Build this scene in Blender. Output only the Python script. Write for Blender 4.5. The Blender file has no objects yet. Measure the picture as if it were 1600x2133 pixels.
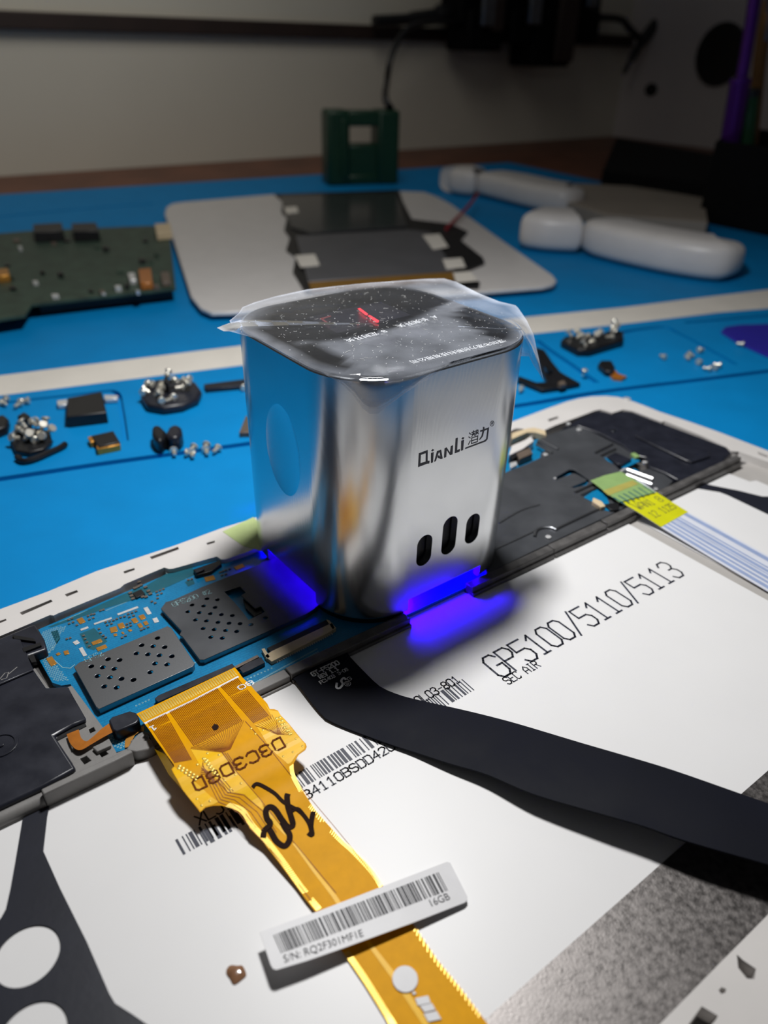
import bpy, bmesh, math, random
from mathutils import Vector, Matrix
random.seed(7)
S = 0.001                                  # all coordinates below are millimetres
scn = bpy.context.scene
COL = scn.collection

# ------------------------------------------------------------------ camera model
FPX, CX, CY, HC = 1573.8, 800.0, 1066.5, 133.0
PITCH, ROLL = math.radians(31.977), math.radians(-1.6016)
_fw = Vector((0, math.cos(PITCH), -math.sin(PITCH))); _rt = Vector((1, 0, 0)); _dn = _fw.cross(_rt)
_c, _s = math.cos(ROLL), math.sin(ROLL)
RT = _rt * _c + _dn * _s; DN = _rt * -_s + _dn * _c; FW = _fw
CAM = Vector((0, 0, HC))
def ray(u, v): return RT * ((u - CX) / FPX) + DN * ((v - CY) / FPX) + FW
def at(u, v, z=0.0):
    d = ray(u, v); t = (z - HC) / d.z
    return Vector((d.x * t, d.y * t, z))
def onplane(u, v, p0, n):
    d = ray(u, v); t = (p0 - CAM).dot(n) / d.dot(n)
    return CAM + d * t
TH = math.radians(37.237)                  # the tablet's own axes
EX = Vector((math.cos(TH), math.sin(TH), 0)); EY = Vector((math.sin(TH), -math.cos(TH), 0))
def ab(a, b, z=0.0): return EX * a + EY * b + Vector((0, 0, z))
def AB(u, v, z): w = at(u, v, z); return w.dot(EX), w.dot(EY)

# ------------------------------------------------------------------ materials
def lin(c):
    return tuple(((x / 255) / 12.92 if x / 255 <= .04045 else ((x / 255 + .055) / 1.055) ** 2.4) for x in c) + (1.0,)
def mat(name, rgb, rough=.5, metal=0.0, var=.06, vscale=400, bump=0.0, bscale=2500, spec=.5, rvar=0.0, alpha=1.0, trans=0.0, coat=0.0, sss=0.0):
    m = bpy.data.materials.new(name); m.use_nodes = True
    nt = m.node_tree; p = nt.nodes['Principled BSDF']
    tc = nt.nodes.new('ShaderNodeTexCoord')
    nz = nt.nodes.new('ShaderNodeTexNoise'); nz.inputs['Scale'].default_value = vscale; nz.inputs['Detail'].default_value = 4
    nt.links.new(tc.outputs['Object'], nz.inputs['Vector'])
    cr = nt.nodes.new('ShaderNodeValToRGB')
    c = lin(rgb)
    cr.color_ramp.elements[0].position = .3; cr.color_ramp.elements[1].position = .7
    cr.color_ramp.elements[0].color = tuple(x * (1 - var) for x in c[:3]) + (1,)
    cr.color_ramp.elements[1].color = tuple(min(1, x * (1 + var)) for x in c[:3]) + (1,)
    nt.links.new(nz.outputs['Fac'], cr.inputs['Fac']); nt.links.new(cr.outputs['Color'], p.inputs['Base Color'])
    p.inputs['Roughness'].default_value = rough; p.inputs['Metallic'].default_value = metal
    p.inputs['Specular IOR Level'].default_value = spec
    p.inputs['Alpha'].default_value = alpha; p.inputs['Transmission Weight'].default_value = trans
    p.inputs['Coat Weight'].default_value = coat; p.inputs['Coat Roughness'].default_value = .08
    if rvar:
        mr = nt.nodes.new('ShaderNodeMapRange'); mr.inputs['To Min'].default_value = max(0.02, rough - rvar); mr.inputs['To Max'].default_value = rough + rvar
        mr.inputs['From Min'].default_value = .3; mr.inputs['From Max'].default_value = .7
        nt.links.new(nz.outputs['Fac'], mr.inputs['Value']); nt.links.new(mr.outputs['Result'], p.inputs['Roughness'])
    if bump:
        n2 = nt.nodes.new('ShaderNodeTexNoise'); n2.inputs['Scale'].default_value = bscale; n2.inputs['Detail'].default_value = 3
        nt.links.new(tc.outputs['Object'], n2.inputs['Vector'])
        b = nt.nodes.new('ShaderNodeBump'); b.inputs['Strength'].default_value = bump; b.inputs['Distance'].default_value = .0003
        nt.links.new(n2.outputs['Fac'], b.inputs['Height']); nt.links.new(b.outputs['Normal'], p.inputs['Normal'])
    return m
def glow(name, rgb, strength):
    m = bpy.data.materials.new(name); m.use_nodes = True
    p = m.node_tree.nodes['Principled BSDF']; p.inputs['Base Color'].default_value = (.02, .02, .02, 1)
    p.inputs['Emission Color'].default_value = lin(rgb); p.inputs['Emission Strength'].default_value = strength
    return m

M = {}
M['mat'] = mat('blue_silicone', (2, 129, 194), .6, var=.04, vscale=60, bump=.06, bscale=3000, spec=.15)
M['strip'] = mat('pale_strip', (222, 216, 206), .6, var=.04, vscale=60)
M['desk'] = mat('brown_wood', (112, 68, 48), .5, var=.25, vscale=25)
M['wall'] = mat('warm_white_wall', (212, 206, 192), .8, var=.05, vscale=4, bump=.1, bscale=400)
M['panel'] = mat('white_side_panel', (214, 207, 206), .7, var=.04, vscale=5)
M['darkwood'] = mat('dark_brown_rail', (46, 32, 27), .6, var=.2, vscale=20)
M['white_pl'] = mat('white_plastic', (212, 208, 205), .38, var=.03, vscale=80, bump=.04, bscale=1500)
M['gray_pl'] = mat('grey_plastic', (124, 122, 120), .5, var=.08, vscale=250, bump=.1, bscale=2200)
M['sheet'] = mat('white_reflector_sheet', (226, 225, 225), .42, var=.012, vscale=60, spec=.45)
M['lcdgrey'] = mat('grey_panel_back', (176, 172, 168), .5, var=.05, vscale=100)
M['black_tape'] = mat('black_bracket_coat', (30, 32, 42), .38, var=.12, vscale=120, bump=.05, bscale=900)
M['metalplate'] = mat('mottled_steel', (120, 116, 114), .42, 1.0, var=.22, vscale=900, bump=.12, bscale=2600, rvar=.08)
M['matteblack'] = mat('matte_black_body', (11, 11, 13), .65, var=.2, vscale=60, spec=.12)
M['speaker'] = mat('black_speaker_plastic', (30, 32, 42), .36, var=.2, vscale=180, bump=.06, bscale=900, rvar=.06)
M['blackrub'] = mat('black_plastic', (20, 20, 23), .4, var=.2, vscale=200)
M['darkframe'] = mat('dark_magnesium_frame', (92, 90, 89), .4, .2, var=.3, vscale=300, bump=.2, bscale=1800)
M['can'] = mat('tin_shield', (138, 140, 144), .36, 1.0, var=.04, vscale=2500)
M['can_dark'] = mat('dark_shield_film', (74, 76, 80), .4, .3, var=.14, vscale=90, bump=.03, bscale=2500, rvar=.05)
M['pcb'] = mat('blue_solder_mask', (8, 124, 172), .3, var=.1, vscale=160, bump=.05, bscale=2000, coat=.3)
M['pcb2'] = mat('teal_board_edge', (18, 88, 104), .4, var=.1, vscale=200)
M['silver'] = mat('solder_silver', (228, 228, 228), .38, .55, var=.1, vscale=900)
M['goldpad'] = mat('bare_copper_pad', (206, 146, 66), .35, .7, var=.1, vscale=900)
M['ceramic'] = mat('brown_ceramic', (96, 84, 74), .45, var=.2, vscale=900)
M['beige'] = mat('beige_connector', (206, 186, 152), .5, var=.05, vscale=500)
M['flex'] = mat('amber_polyimide', (226, 160, 2), .45, 0.0, var=.05, vscale=500, bump=.03, bscale=3500, spec=.06)
M['flexlight'] = mat('yellow_polyimide', (246, 190, 3), .36, 0.0, var=.04, vscale=500, spec=.12)
M['flexdark'] = mat('copper_trace_brown', (146, 80, 3), .42, 0.0, var=.1, vscale=700, spec=.1)
M['flexgold'] = mat('gold_fingers', (232, 200, 104), .42, .6, var=.1, vscale=900)
M['orangeflex'] = mat('orange_flex', (176, 104, 26), .35, .2, var=.12, vscale=500, coat=.3)
M['ink'] = mat('navy_print_ink', (22, 28, 50), .5, var=.1, vscale=900)
M['greyink'] = mat('grey_print_ink', (58, 58, 62), .6, var=.1, vscale=900)
M['marker'] = mat('black_marker_ink', (38, 22, 16), .75, var=.25, vscale=600, spec=.1)
M['brownink'] = mat('brown_stamp_ink', (104, 50, 6), .6, var=.15, vscale=800, spec=.08)
M['whiteink'] = mat('white_print_ink', (226, 226, 226), .5, var=.04, vscale=900)
M['viaink'] = mat('pale_via_ring', (150, 190, 196), .4, .2, var=.1, vscale=900)
M['labelpaper'] = mat('silver_grey_label', (206, 205, 207), .45, var=.03, vscale=300)
M['strap'] = mat('matt_black_flex', (15, 17, 27), .62, var=.14, vscale=90, bump=.04, bscale=1400, rvar=.05, spec=.1)
M['ffc'] = mat('white_ribbon_cable', (214, 217, 228), .35, var=.03, vscale=200)
M['ffcblue'] = mat('blue_grey_conductor', (150, 166, 202), .35, var=.06, vscale=300)
M['greentape'] = mat('green_masking_tape', (136, 166, 104), .45, var=.06, vscale=300)
M['palegreen'] = mat('pale_green_tape', (188, 205, 140), .5, var=.05, vscale=300)
M['amberband'] = mat('olive_amber_band', (166, 158, 82), .45, var=.06, vscale=300)
M['yellowlabel'] = mat('bright_yellow_label', (206, 206, 16), .45, var=.05, vscale=300)
M['rosin'] = mat('brown_flux_drop', (132, 96, 70), .18, var=.2, vscale=700, coat=.5)
M['lampblack'] = mat('gloss_black_panel', (9, 9, 12), .12, var=.1, vscale=300)
M['disp'] = mat('smoked_display_window', (34, 33, 39), .2, var=.1, vscale=600)
M['cavity'] = mat('dark_inside', (14, 14, 20), .5, var=.1, vscale=300)
M['logo'] = mat('logo_ink', (44, 44, 56), .5, var=.05, vscale=900)
M['fibre'] = mat('pale_lint', (215, 215, 212), .7, var=.1, vscale=900)
M['screw'] = mat('zinc_screw', (222, 217, 204), .32, .7, var=.12, vscale=900)
M['greenpcb'] = mat('dark_green_board', (46, 66, 54), .5, var=.35, vscale=120, bump=.2, bscale=500)
M['greenpl'] = mat('green_plastic', (12, 54, 34), .4, var=.12, vscale=80)
M['battery'] = mat('grey_foil_battery', (98, 98, 102), .42, .3, var=.08, vscale=40)
M['battgloss'] = mat('dark_gloss_window', (70, 72, 74), .15, .3, var=.08, vscale=40)
M['brownstrip'] = mat('amber_tape', (128, 92, 30), .45, var=.1, vscale=120)
M['redwire'] = mat('red_wire', (150, 26, 40), .4, var=.1, vscale=200)
M['purple'] = mat('purple_anodised', (84, 28, 128), .3, .6, var=.1, vscale=100)
M['pengreen'] = mat('green_handle', (14, 66, 36), .4, var=.1, vscale=100)
M['copper'] = mat('bronze_handle', (120, 84, 44), .35, .6, var=.1, vscale=100)
M['bluepick'] = mat('dark_blue_plastic', (44, 40, 158), .3, var=.06, vscale=60)
M['greyboxm'] = mat('grey_carton', (152, 142, 130), .7, var=.06, vscale=30)
M['steelbar'] = mat('steel_shank', (120, 124, 130), .3, 1.0, var=.1, vscale=80)
M['uvlens'] = glow('violet_led', (70, 20, 255), 6.0)
M['red'] = glow('red_segment', (255, 30, 50), 2.2)
M['reddim'] = glow('dim_red_segment', (190, 14, 34), .35)

def pcbmask(m):
    nt = m.node_tree; p = nt.nodes['Principled BSDF']; N = nt.nodes.new; L = nt.links.new
    tc = [n for n in nt.nodes if n.type == 'TEX_COORD'][0]; src = p.inputs['Base Color'].links[0].from_socket
    mp = N('ShaderNodeMapping'); mp.inputs['Rotation'].default_value = (0, 0, -TH); L(tc.outputs['Object'], mp.inputs['Vector'])
    br = N('ShaderNodeTexBrick'); br.inputs['Scale'].default_value = 330; br.inputs['Mortar Size'].default_value = .035; br.offset = .37; br.squash = 1.7; br.squash_frequency = 3
    br.inputs['Color1'].default_value = (0, 0, 0, 1); br.inputs['Color2'].default_value = (.35, .35, .35, 1); br.inputs['Mortar'].default_value = (1, 1, 1, 1)
    L(mp.outputs['Vector'], br.inputs['Vector'])
    mx = N('ShaderNodeMix'); mx.data_type = 'RGBA'; mx.blend_type = 'MULTIPLY'; mx.inputs['B'].default_value = (.5, .62, .72, 1)
    mu = N('ShaderNodeMath'); mu.operation = 'MULTIPLY'; mu.inputs[1].default_value = .6; L(br.outputs['Color'], mu.inputs[0])
    L(mu.outputs['Value'], mx.inputs['Factor']); L(src, mx.inputs['A']); L(mx.outputs['Result'], p.inputs['Base Color'])
pcbmask(M['pcb'])
def brushed(name, rgb, rough):
    m = mat(name, rgb, rough, 1.0, var=.02, vscale=150)
    nt = m.node_tree; p = nt.nodes['Principled BSDF']; tc = [n for n in nt.nodes if n.type == 'TEX_COORD'][0]
    mp = nt.nodes.new('ShaderNodeMapping'); mp.inputs['Scale'].default_value = (1, 1, .25)
    nt.links.new(tc.outputs['Object'], mp.inputs['Vector'])
    w = nt.nodes.new('ShaderNodeTexWave'); w.wave_type = 'RINGS'; w.inputs['Scale'].default_value = 420; w.inputs['Distortion'].default_value = 14; w.inputs['Detail'].default_value = 2; w.inputs['Detail Scale'].default_value = .4
    nt.links.new(mp.outputs['Vector'], w.inputs['Vector'])
    b = nt.nodes.new('ShaderNodeBump'); b.inputs['Strength'].default_value = .05; b.inputs['Distance'].default_value = .00006
    nt.links.new(w.outputs['Fac'], b.inputs['Height']); nt.links.new(b.outputs['Normal'], p.inputs['Normal'])
    return m
M['alu'] = brushed('satin_aluminium', (208, 210, 212), .225)

# ------------------------------------------------------------------ object helpers
def tag(o, label=None, cat=None, group=None, kind=None):
    if label: o['label'] = label
    if cat: o['category'] = cat
    if group: o['group'] = group
    if kind: o['kind'] = kind
    return o
def thing(name, label, cat, loc, group=None):
    o = bpy.data.objects.new(name, None); COL.objects.link(o)
    o.empty_display_size = .005
    o.location = Vector(loc) * S; o['_o'] = list(loc)
    return tag(o, label, cat, group)
def worg(o):
    v = Vector((0, 0, 0))
    while o is not None:
        v += o.location; o = o.parent
    return v
def build(name, bm, m, parent=None, bevel=0, seg=2, smooth=None, origin=None, angle=30):
    """link a bmesh given in world millimetres as ONE object"""
    bmesh.ops.recalc_face_normals(bm, faces=bm.faces)
    if any(e.is_boundary for e in bm.edges):          # open sheets face up
        if sum(f.normal.z * f.calc_area() for f in bm.faces) < 0: bmesh.ops.reverse_faces(bm, faces=bm.faces[:])
    me = bpy.data.meshes.new(name)
    if origin is None and parent is None and len(bm.verts):
        xs = [v.co.x for v in bm.verts]; ys = [v.co.y for v in bm.verts]; zs = [v.co.z for v in bm.verts]
        origin = Vector(((min(xs) + max(xs)) / 2, (min(ys) + max(ys)) / 2, min(zs)))
    for v in bm.verts: v.co *= S
    o = bpy.data.objects.new(name, me); COL.objects.link(o)
    if parent is not None:
        o.parent = parent; off = worg(parent)
    else:
        o.location = Vector(origin) * S; off = o.location.copy()
    for v in bm.verts: v.co -= off
    bm.to_mesh(me); bm.free()
    me.materials.append(m)
    if bevel:
        md = o.modifiers.new('edge', 'BEVEL'); md.width = bevel * S; md.segments = seg; md.limit_method = 'ANGLE'; md.angle_limit = math.radians(40)
        md.use_clamp_overlap = True
    if smooth or bevel:
        for p in me.polygons: p.use_smooth = True
        me.set_sharp_from_angle(angle=math.radians(angle if not bevel else 50))
        if bevel:
            for e in me.edges: pass
    return o
def nb(): return bmesh.new()
def V3(p, z): return Vector((p[0], p[1], z))

def poly(bm, loops, z0, z1):
    """prism with holes: loops are lists of xy(z ignored) in mm"""
    tb = bmesh.new(); edges = []; rings = []
    for lp in loops:
        vs = [tb.verts.new((p[0], p[1], z1)) for p in lp]; rings.append(vs)
        for i in range(len(vs)): edges.append(tb.edges.new((vs[i], vs[(i + 1) % len(vs)])))
    r = bmesh.ops.triangle_fill(tb, use_beauty=True, use_dissolve=False, edges=edges, normal=(0, 0, 1))
    tops = [f for f in tb.faces]
    if abs(z1 - z0) > 1e-6:
        low = {}
        for vs in rings:
            for v in vs: low[v] = tb.verts.new((v.co.x, v.co.y, z0))
        for f in tops: tb.faces.new([low[v] for v in reversed(f.verts)])
        for vs in rings:
            n = len(vs)
            for i in range(n):
                a, b = vs[i], vs[(i + 1) % n]
                try: tb.faces.new((a, b, low[b], low[a]))
                except ValueError: pass
    me = bpy.data.meshes.new('t'); tb.to_mesh(me); tb.free(); bm.from_mesh(me); bpy.data.meshes.remove(me)
def px(pts, z): return [at(u, v, z) for u, v in pts]
def ppoly(bm, pts, z0, z1, holes=()):          # traced outline at its top height
    poly(bm, [px(pts, z1)] + [px(h, z1) for h in holes], z0, z1)
def rect(a0, a1, b0, b1): return [ab(a0, b0), ab(a1, b0), ab(a1, b1), ab(a0, b1)]
def rrect(c, ux, hx, hy, r, n=5):
    uy = Vector((-ux.y, ux.x, 0)); out = []
    for k, (sx, sy) in enumerate(((1, 1), (-1, 1), (-1, -1), (1, -1))):
        for i in range(n + 1):
            t = math.pi / 2 * (k + i / n)
            out.append(Vector(c) + ux * (sx * (hx - r) + r * math.cos(t)) + uy * (sy * (hy - r) + r * math.sin(t)))
    return out
def circ(c, r, n=16, ux=1.0, uy=1.0): return [Vector((c[0] + r * ux * math.cos(2 * math.pi * i / n), c[1] + r * uy * math.sin(2 * math.pi * i / n), 0)) for i in range(n)]
def obox(bm, c, ux, hx, hy, z0, z1):
    uy = Vector((-ux.y, ux.x, 0)); c = Vector((c[0], c[1], 0))
    poly(bm, [[c - ux * hx - uy * hy, c + ux * hx - uy * hy, c + ux * hx + uy * hy, c - ux * hx + uy * hy]], z0, z1)
def smoothline(pts, n=6, closed=False):
    """Catmull-Rom through points"""
    P = [Vector(p) for p in pts]; out = []; N = len(P)
    rng = N if closed else N - 1
    for i in range(rng):
        if closed: p0, p1, p2, p3 = P[(i - 1) % N], P[i], P[(i + 1) % N], P[(i + 2) % N]
        else: p0, p1, p2, p3 = P[max(i - 1, 0)], P[i], P[i + 1], P[min(i + 2, N - 1)]
        for k in range(n):
            t = k / n
            out.append(.5 * ((2 * p1) + (p2 - p0) * t + (2 * p0 - 5 * p1 + 4 * p2 - p3) * t * t + (-p0 + 3 * p1 - 3 * p2 + p3) * t ** 3))
    if not closed: out.append(P[-1])
    return out
def tube(bm, pts, r, n=10, caps=True):
    P = [Vector(p) for p in pts]; rings = []
    R_ = r if isinstance(r, (list, tuple)) else [r] * len(P)
    up = None
    for i, p in enumerate(P):
        t = (P[min(i + 1, len(P) - 1)] - P[max(i - 1, 0)]).normalized()
        if up is None:
            up = t.orthogonal().normalized()
        up = (up - t * up.dot(t)).normalized(); sd = t.cross(up)
        rings.append([bm.verts.new(p + (up * math.cos(2 * math.pi * k / n) + sd * math.sin(2 * math.pi * k / n)) * R_[i]) for k in range(n)])
    for a, b in zip(rings, rings[1:]):
        for k in range(n): bm.faces.new((a[k], a[(k + 1) % n], b[(k + 1) % n], b[k]))
    if caps:
        bm.faces.new(list(reversed(rings[0]))); bm.faces.new(rings[-1])
def ribbon(bm, pts, w, nrm=Vector((0, 0, 1)), thick=.0):
    """flat ink line along 3-D points"""
    P = [Vector(p) for p in pts]; L = []; Rr = []
    for i, p in enumerate(P):
        t = (P[min(i + 1, len(P) - 1)] - P[max(i - 1, 0)])
        if t.length < 1e-9: continue
        sd = nrm.cross(t).normalized() * (w / 2)
        L.append(bm.verts.new(p + sd)); Rr.append(bm.verts.new(p - sd))
    for i in range(len(L) - 1): bm.faces.new((L[i], Rr[i], Rr[i + 1], L[i + 1]))
def ribbon_px(bm, pts, w, surf, n=6):
    out = []
    for (a, b) in zip(pts, pts[1:]):
        for k in range(n): out.append(surf(a[0] + (b[0] - a[0]) * k / n, a[1] + (b[1] - a[1]) * k / n))
    out.append(surf(*pts[-1]))
    ribbon(bm, out, w)
def capstroke(bm, pts, w, nrm=Vector((0, 0, 1))):
    """stroke with square-ish overlapping segments (lettering)"""
    for p, q in zip(pts, pts[1:]):
        t = (q - p)
        if t.length < 1e-9: continue
        t.normalize(); sd = nrm.cross(t) * (w / 2); e = t * (w * .4)
        bm.faces.new([bm.verts.new(x) for x in (p - e + sd, p - e - sd, q + e - sd, q + e + sd)])

# single-line lettering on a 4 x 6 grid
GL = {
 '0': [[(1,0),(3,0),(4,1),(4,5),(3,6),(1,6),(0,5),(0,1),(1,0)]], '1': [[(.6,4.8),(2,6),(2,0)],[(.8,0),(3.2,0)]],
 '2': [[(0,5),(1,6),(3,6),(4,5),(4,4),(0,0),(4,0)]], '3': [[(0,5),(1,6),(3,6),(4,5),(4,4),(3,3.1),(1.6,3.1)],[(3,3.1),(4,2.2),(4,1),(3,0),(1,0),(0,1)]],
 '4': [[(3,0),(3,6),(0,2),(4,2)]], '5': [[(4,6),(0,6),(0,3.4),(3,3.4),(4,2.5),(4,1),(3,0),(1,0),(0,1)]],
 '6': [[(4,5),(3,6),(1,6),(0,5),(0,1),(1,0),(3,0),(4,1),(4,2.2),(3,3.2),(0,3)]], '8': [[(1,3.1),(0,4),(0,5),(1,6),(3,6),(4,5),(4,4),(3,3.1),(1,3.1),(0,2.2),(0,1),(1,0),(3,0),(4,1),(4,2.2),(3,3.1)]],
 '9': [[(4,3),(1,3),(0,4),(0,5),(1,6),(3,6),(4,5),(4,1),(3,0),(1,0)]],
 '/': [[(0,-.4),(4,6.4)]], '-': [[(.5,3),(3.5,3)]], '#': [[(1,0.6),(1.6,5.4)],[(2.6,.6),(3.2,5.4)],[(.2,2),(3.8,2)],[(.4,4),(4,4)]], '.': [[(1.6,0),(2.2,0)]], ':': [[(1.8,1),(2.2,1)],[(1.8,4),(2.2,4)]],
 'A': [[(0,0),(0,4),(2,6),(4,4),(4,0)],[(0,2.2),(4,2.2)]], 'B': [[(0,0),(0,6),(3,6),(4,5),(4,4),(3,3.1),(0,3.1)],[(3,3.1),(4,2.2),(4,1),(3,0),(0,0)]],
 'C': [[(4,5),(3,6),(1,6),(0,5),(0,1),(1,0),(3,0),(4,1)]], 'D': [[(0,0),(0,6),(3,6),(4,5),(4,1),(3,0),(0,0)]], 'E': [[(4,6),(0,6),(0,0),(4,0)],[(0,3.1),(3,3.1)]],
 'F': [[(4,6),(0,6),(0,0)],[(0,3.1),(3,3.1)]], 'G': [[(4,5),(3,6),(1,6),(0,5),(0,1),(1,0),(3,0),(4,1),(4,3),(2.2,3)]], 'I': [[(1,6),(3,6)],[(2,6),(2,0)],[(1,0),(3,0)]],
 'J': [[(4,6),(4,1),(3,0),(1,0),(0,1)]], 'L': [[(0,6),(0,0),(4,0)]], 'M': [[(0,0),(0,6),(2,3.4),(4,6),(4,0)]], 'N': [[(0,0),(0,6),(4,0),(4,6)]],
 'P': [[(0,0),(0,6),(3,6),(4,5),(4,4),(3,3),(0,3)]], 'Q': [[(1,0),(3,0),(4,1),(4,5),(3,6),(1,6),(0,5),(0,1),(1,0)],[(2.4,1.6),(4,0)]], 'R': [[(0,0),(0,6),(3,6),(4,5),(4,4),(3,3),(0,3)],[(2,3),(4,0)]],
 'S': [[(4,5),(3,6),(1,6),(0,5),(0,4),(1,3.1),(3,3.1),(4,2.2),(4,1),(3,0),(1,0),(0,1)]], 'T': [[(0,6),(4,6)],[(2,6),(2,0)]], 'U': [[(0,6),(0,1),(1,0),(3,0),(4,1),(4,6)]],
 'V': [[(0,6),(2,0),(4,6)]], 'W': [[(0,6),(1,0),(2,3),(3,0),(4,6)]], 'X': [[(0,0),(4,6)],[(0,6),(4,0)]], ' ': [],
}
def strokes(bm, text, org, ux, uy, cw, ch, w, adv=1.25, lift=None):
    """lettering: org = lower left, ux/uy unit vectors, cw/ch glyph width and height"""
    x = 0.0
    for ch_ in text:
        for ln in GL[ch_]:
            pts = []
            for (p, q) in zip(ln, ln[1:]):
                n = 2
                for k in range(n): pts.append((p[0] + (q[0] - p[0]) * k / n, p[1] + (q[1] - p[1]) * k / n))
            pts.append(ln[-1])
            P = [org + ux * (x + a / 4 * cw) + uy * (b / 6 * ch) for a, b in pts]
            if lift: P = [lift(p) for p in P]
            capstroke(bm, P, w)
        x += cw * adv
    return x
def font_text(bm, text, org, ux, uy, size, align='LEFT', bold=0.0):
    cu = bpy.data.curves.new('t', 'FONT'); cu.body = text; cu.size = 1; cu.align_x = align; cu.resolution_u = 3; cu.offset = bold
    o = bpy.data.objects.new('t', cu); COL.objects.link(o)
    dg = bpy.context.evaluated_depsgraph_get(); dg.update()
    me = bpy.data.meshes.new_from_object(o.evaluated_get(dg))
    vs = [bm.verts.new(org + ux * (v.co.x * size) + uy * (v.co.y * size)) for v in me.vertices]
    for p in me.polygons:
        try: bm.faces.new([vs[i] for i in p.vertices])
        except ValueError: pass
    bpy.data.objects.remove(o); bpy.data.curves.remove(cu); bpy.data.meshes.remove(me)
def barcode(bm, org, ux, uy, length, height, unit, seed, z=None):
    rnd = random.Random(seed); x = 0
    while x < length:
        w = unit * rnd.choice((1, 1, 1, 2, 2, 3)); g = unit * rnd.choice((1, 1, 2, 2, 3))
        w = min(w, length - x)
        bm.faces.new([bm.verts.new(p) for p in (org + ux * x, org + ux * (x + w), org + ux * (x + w) + uy * height, org + ux * x + uy * height)])
        x += w + g
def thicken(o, t):
    md = o.modifiers.new('thickness', 'SOLIDIFY'); md.thickness = t * S; md.offset = -1
    es = o.modifiers.new('crisp', 'EDGE_SPLIT'); es.split_angle = math.radians(40)
def apply_bool(o, cutters):
    for i, c in enumerate(cutters):
        md = o.modifiers.new('cut%d' % i, 'BOOLEAN'); md.operation = 'DIFFERENCE'; md.solver = 'EXACT'; md.object = c
    dg = bpy.context.evaluated_depsgraph_get(); dg.update()
    me = bpy.data.meshes.new_from_object(o.evaluated_get(dg))
    o.modifiers.clear(); old = o.data; o.data = me; bpy.data.meshes.remove(old)
    for c in cutters:
        d = c.data; bpy.data.objects.remove(c); bpy.data.meshes.remove(d)
    tb = bmesh.new(); tb.from_mesh(me); bmesh.ops.triangulate(tb, faces=tb.faces[:], ngon_method='BEAUTY'); tb.to_mesh(me); tb.free()
    for p in me.polygons: p.use_smooth = True
    me.set_sharp_from_angle(angle=math.radians(5))

# ================================================================== the setting
UX0, UX1 = -900, 1100
wdir = EX; wn = EY                                        # the back wall runs parallel to the tablet's long side
W0 = at(0, 367, -4); wb = W0.dot(EY)                      # wall plane: EY coordinate
def onwall(u, v, off=0.0): return onplane(u, v, Vector((W0.x, W0.y, 0)) + EY * off, EY)
corner = at(1275, 283, -4); ca = corner.dot(EX)
bm = nb(); poly(bm, [[ab(-700, wb), ab(ca + 4, wb), ab(ca + 4, wb - 20), ab(-700, wb - 20)]], -60, 700)
tag(build('wall_back', bm, M['wall']), kind='structure')
bm = nb(); poly(bm, [[ab(ca, wb), ab(ca + 20, wb), ab(ca + 20, wb + 1750), ab(ca, wb + 1750)]], -60, 700)
tag(build('wall_right', bm, M['panel']), kind='structure')
def onside(u, v, off=0.0): return onplane(u, v, Vector((corner.x, corner.y, 0)) - EX * off, EX)
# dark rail along the back wall
bm = nb()
top = [onwall(0, 52), onwall(800, 30)]; botm = [onwall(0, 88), onwall(800, 62)]
zt = (top[0].z + top[1].z) / 2; zl = (botm[0].z + botm[1].z) / 2
poly(bm, [[ab(-650, wb), ab(ca, wb), ab(ca, wb + 12), ab(-650, wb + 12)]], zl, zt)
tag(build('trim_1', bm, M['darkwood'], bevel=1.5), kind='structure')
# desk under the mat
bm = nb(); poly(bm, [[ab(-700, wb + .5), ab(ca - .5, wb + .5), ab(ca - .5, 320), ab(-700, 320)]], -34, -4)
desk = tag(build('desk', bm, M['desk'], bevel=2), 'brown wooden desk top showing between the blue mat and the wall', 'desk')

# ------------------------------------------------------------------ blue work mat with moulded grooves
mat_t = thing('work_mat', 'blue silicone work mat with moulded grooves covering the desk', 'mat', (0, 400, -4))
b0, b1 = at(0, 405, 0), at(940, 346, 0)
bd = (b1 - b0).normalized()
back_l = b0 - bd * 500; back_r = b0 + bd * 620
outline = [Vector((-560, -60, 0)), Vector((520, -60, 0)), Vector((back_r.x + 260, back_r.y - 420, 0)), back_r, back_l, Vector((-560, back_l.y - 200, 0))]
def band(pts, w):
    P = [Vector((p.x, p.y, 0)) for p in pts]; L, R_ = [], []
    for i, p in enumerate(P):
        t = (P[min(i + 1, len(P) - 1)] - P[max(i - 1, 0)]).normalized(); n = Vector((-t.y, t.x, 0)) * w / 2
        L.append(p + n); R_.append(p - n)
    return L + R_[::-1]
def gl(pts): return smoothline(px(pts, 0), 4)
grooves = [
    band(gl([(-60, 1006), (0, 998), (200, 968), (352, 947), (520, 924), (760, 890), (1074, 846), (1227, 820), (1340, 805), (1450, 792), (1600, 773), (1680, 763)]), 3.4),
    band(gl([(-40, 846), (50, 834), (140, 824), (217, 815), (236, 815), (247, 823), (251, 842), (257, 880), (262, 918)]), 2.2),
    band(gl([(1119, 709), (1150, 732), (1190, 759), (1244, 797)]), 3.0),
    band(gl([(1290, 694), (1324, 687), (1375, 681), (1394, 683), (1410, 692), (1450, 712), (1534, 759)]), 3.0),
    band(gl([(1427, 672), (1487, 667), (1600, 657), (1680, 649)]), 3.0),
    band(gl([(-60, 463), (0, 452), (160, 436), (320, 424)]), 4.0),
]
bm = nb(); poly(bm, [outline] + grooves, -2.2, 0)
poly(bm, [outline], -4, -2.2)
build('mat_body', bm, M['mat'], mat_t)
bm = nb()
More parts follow.
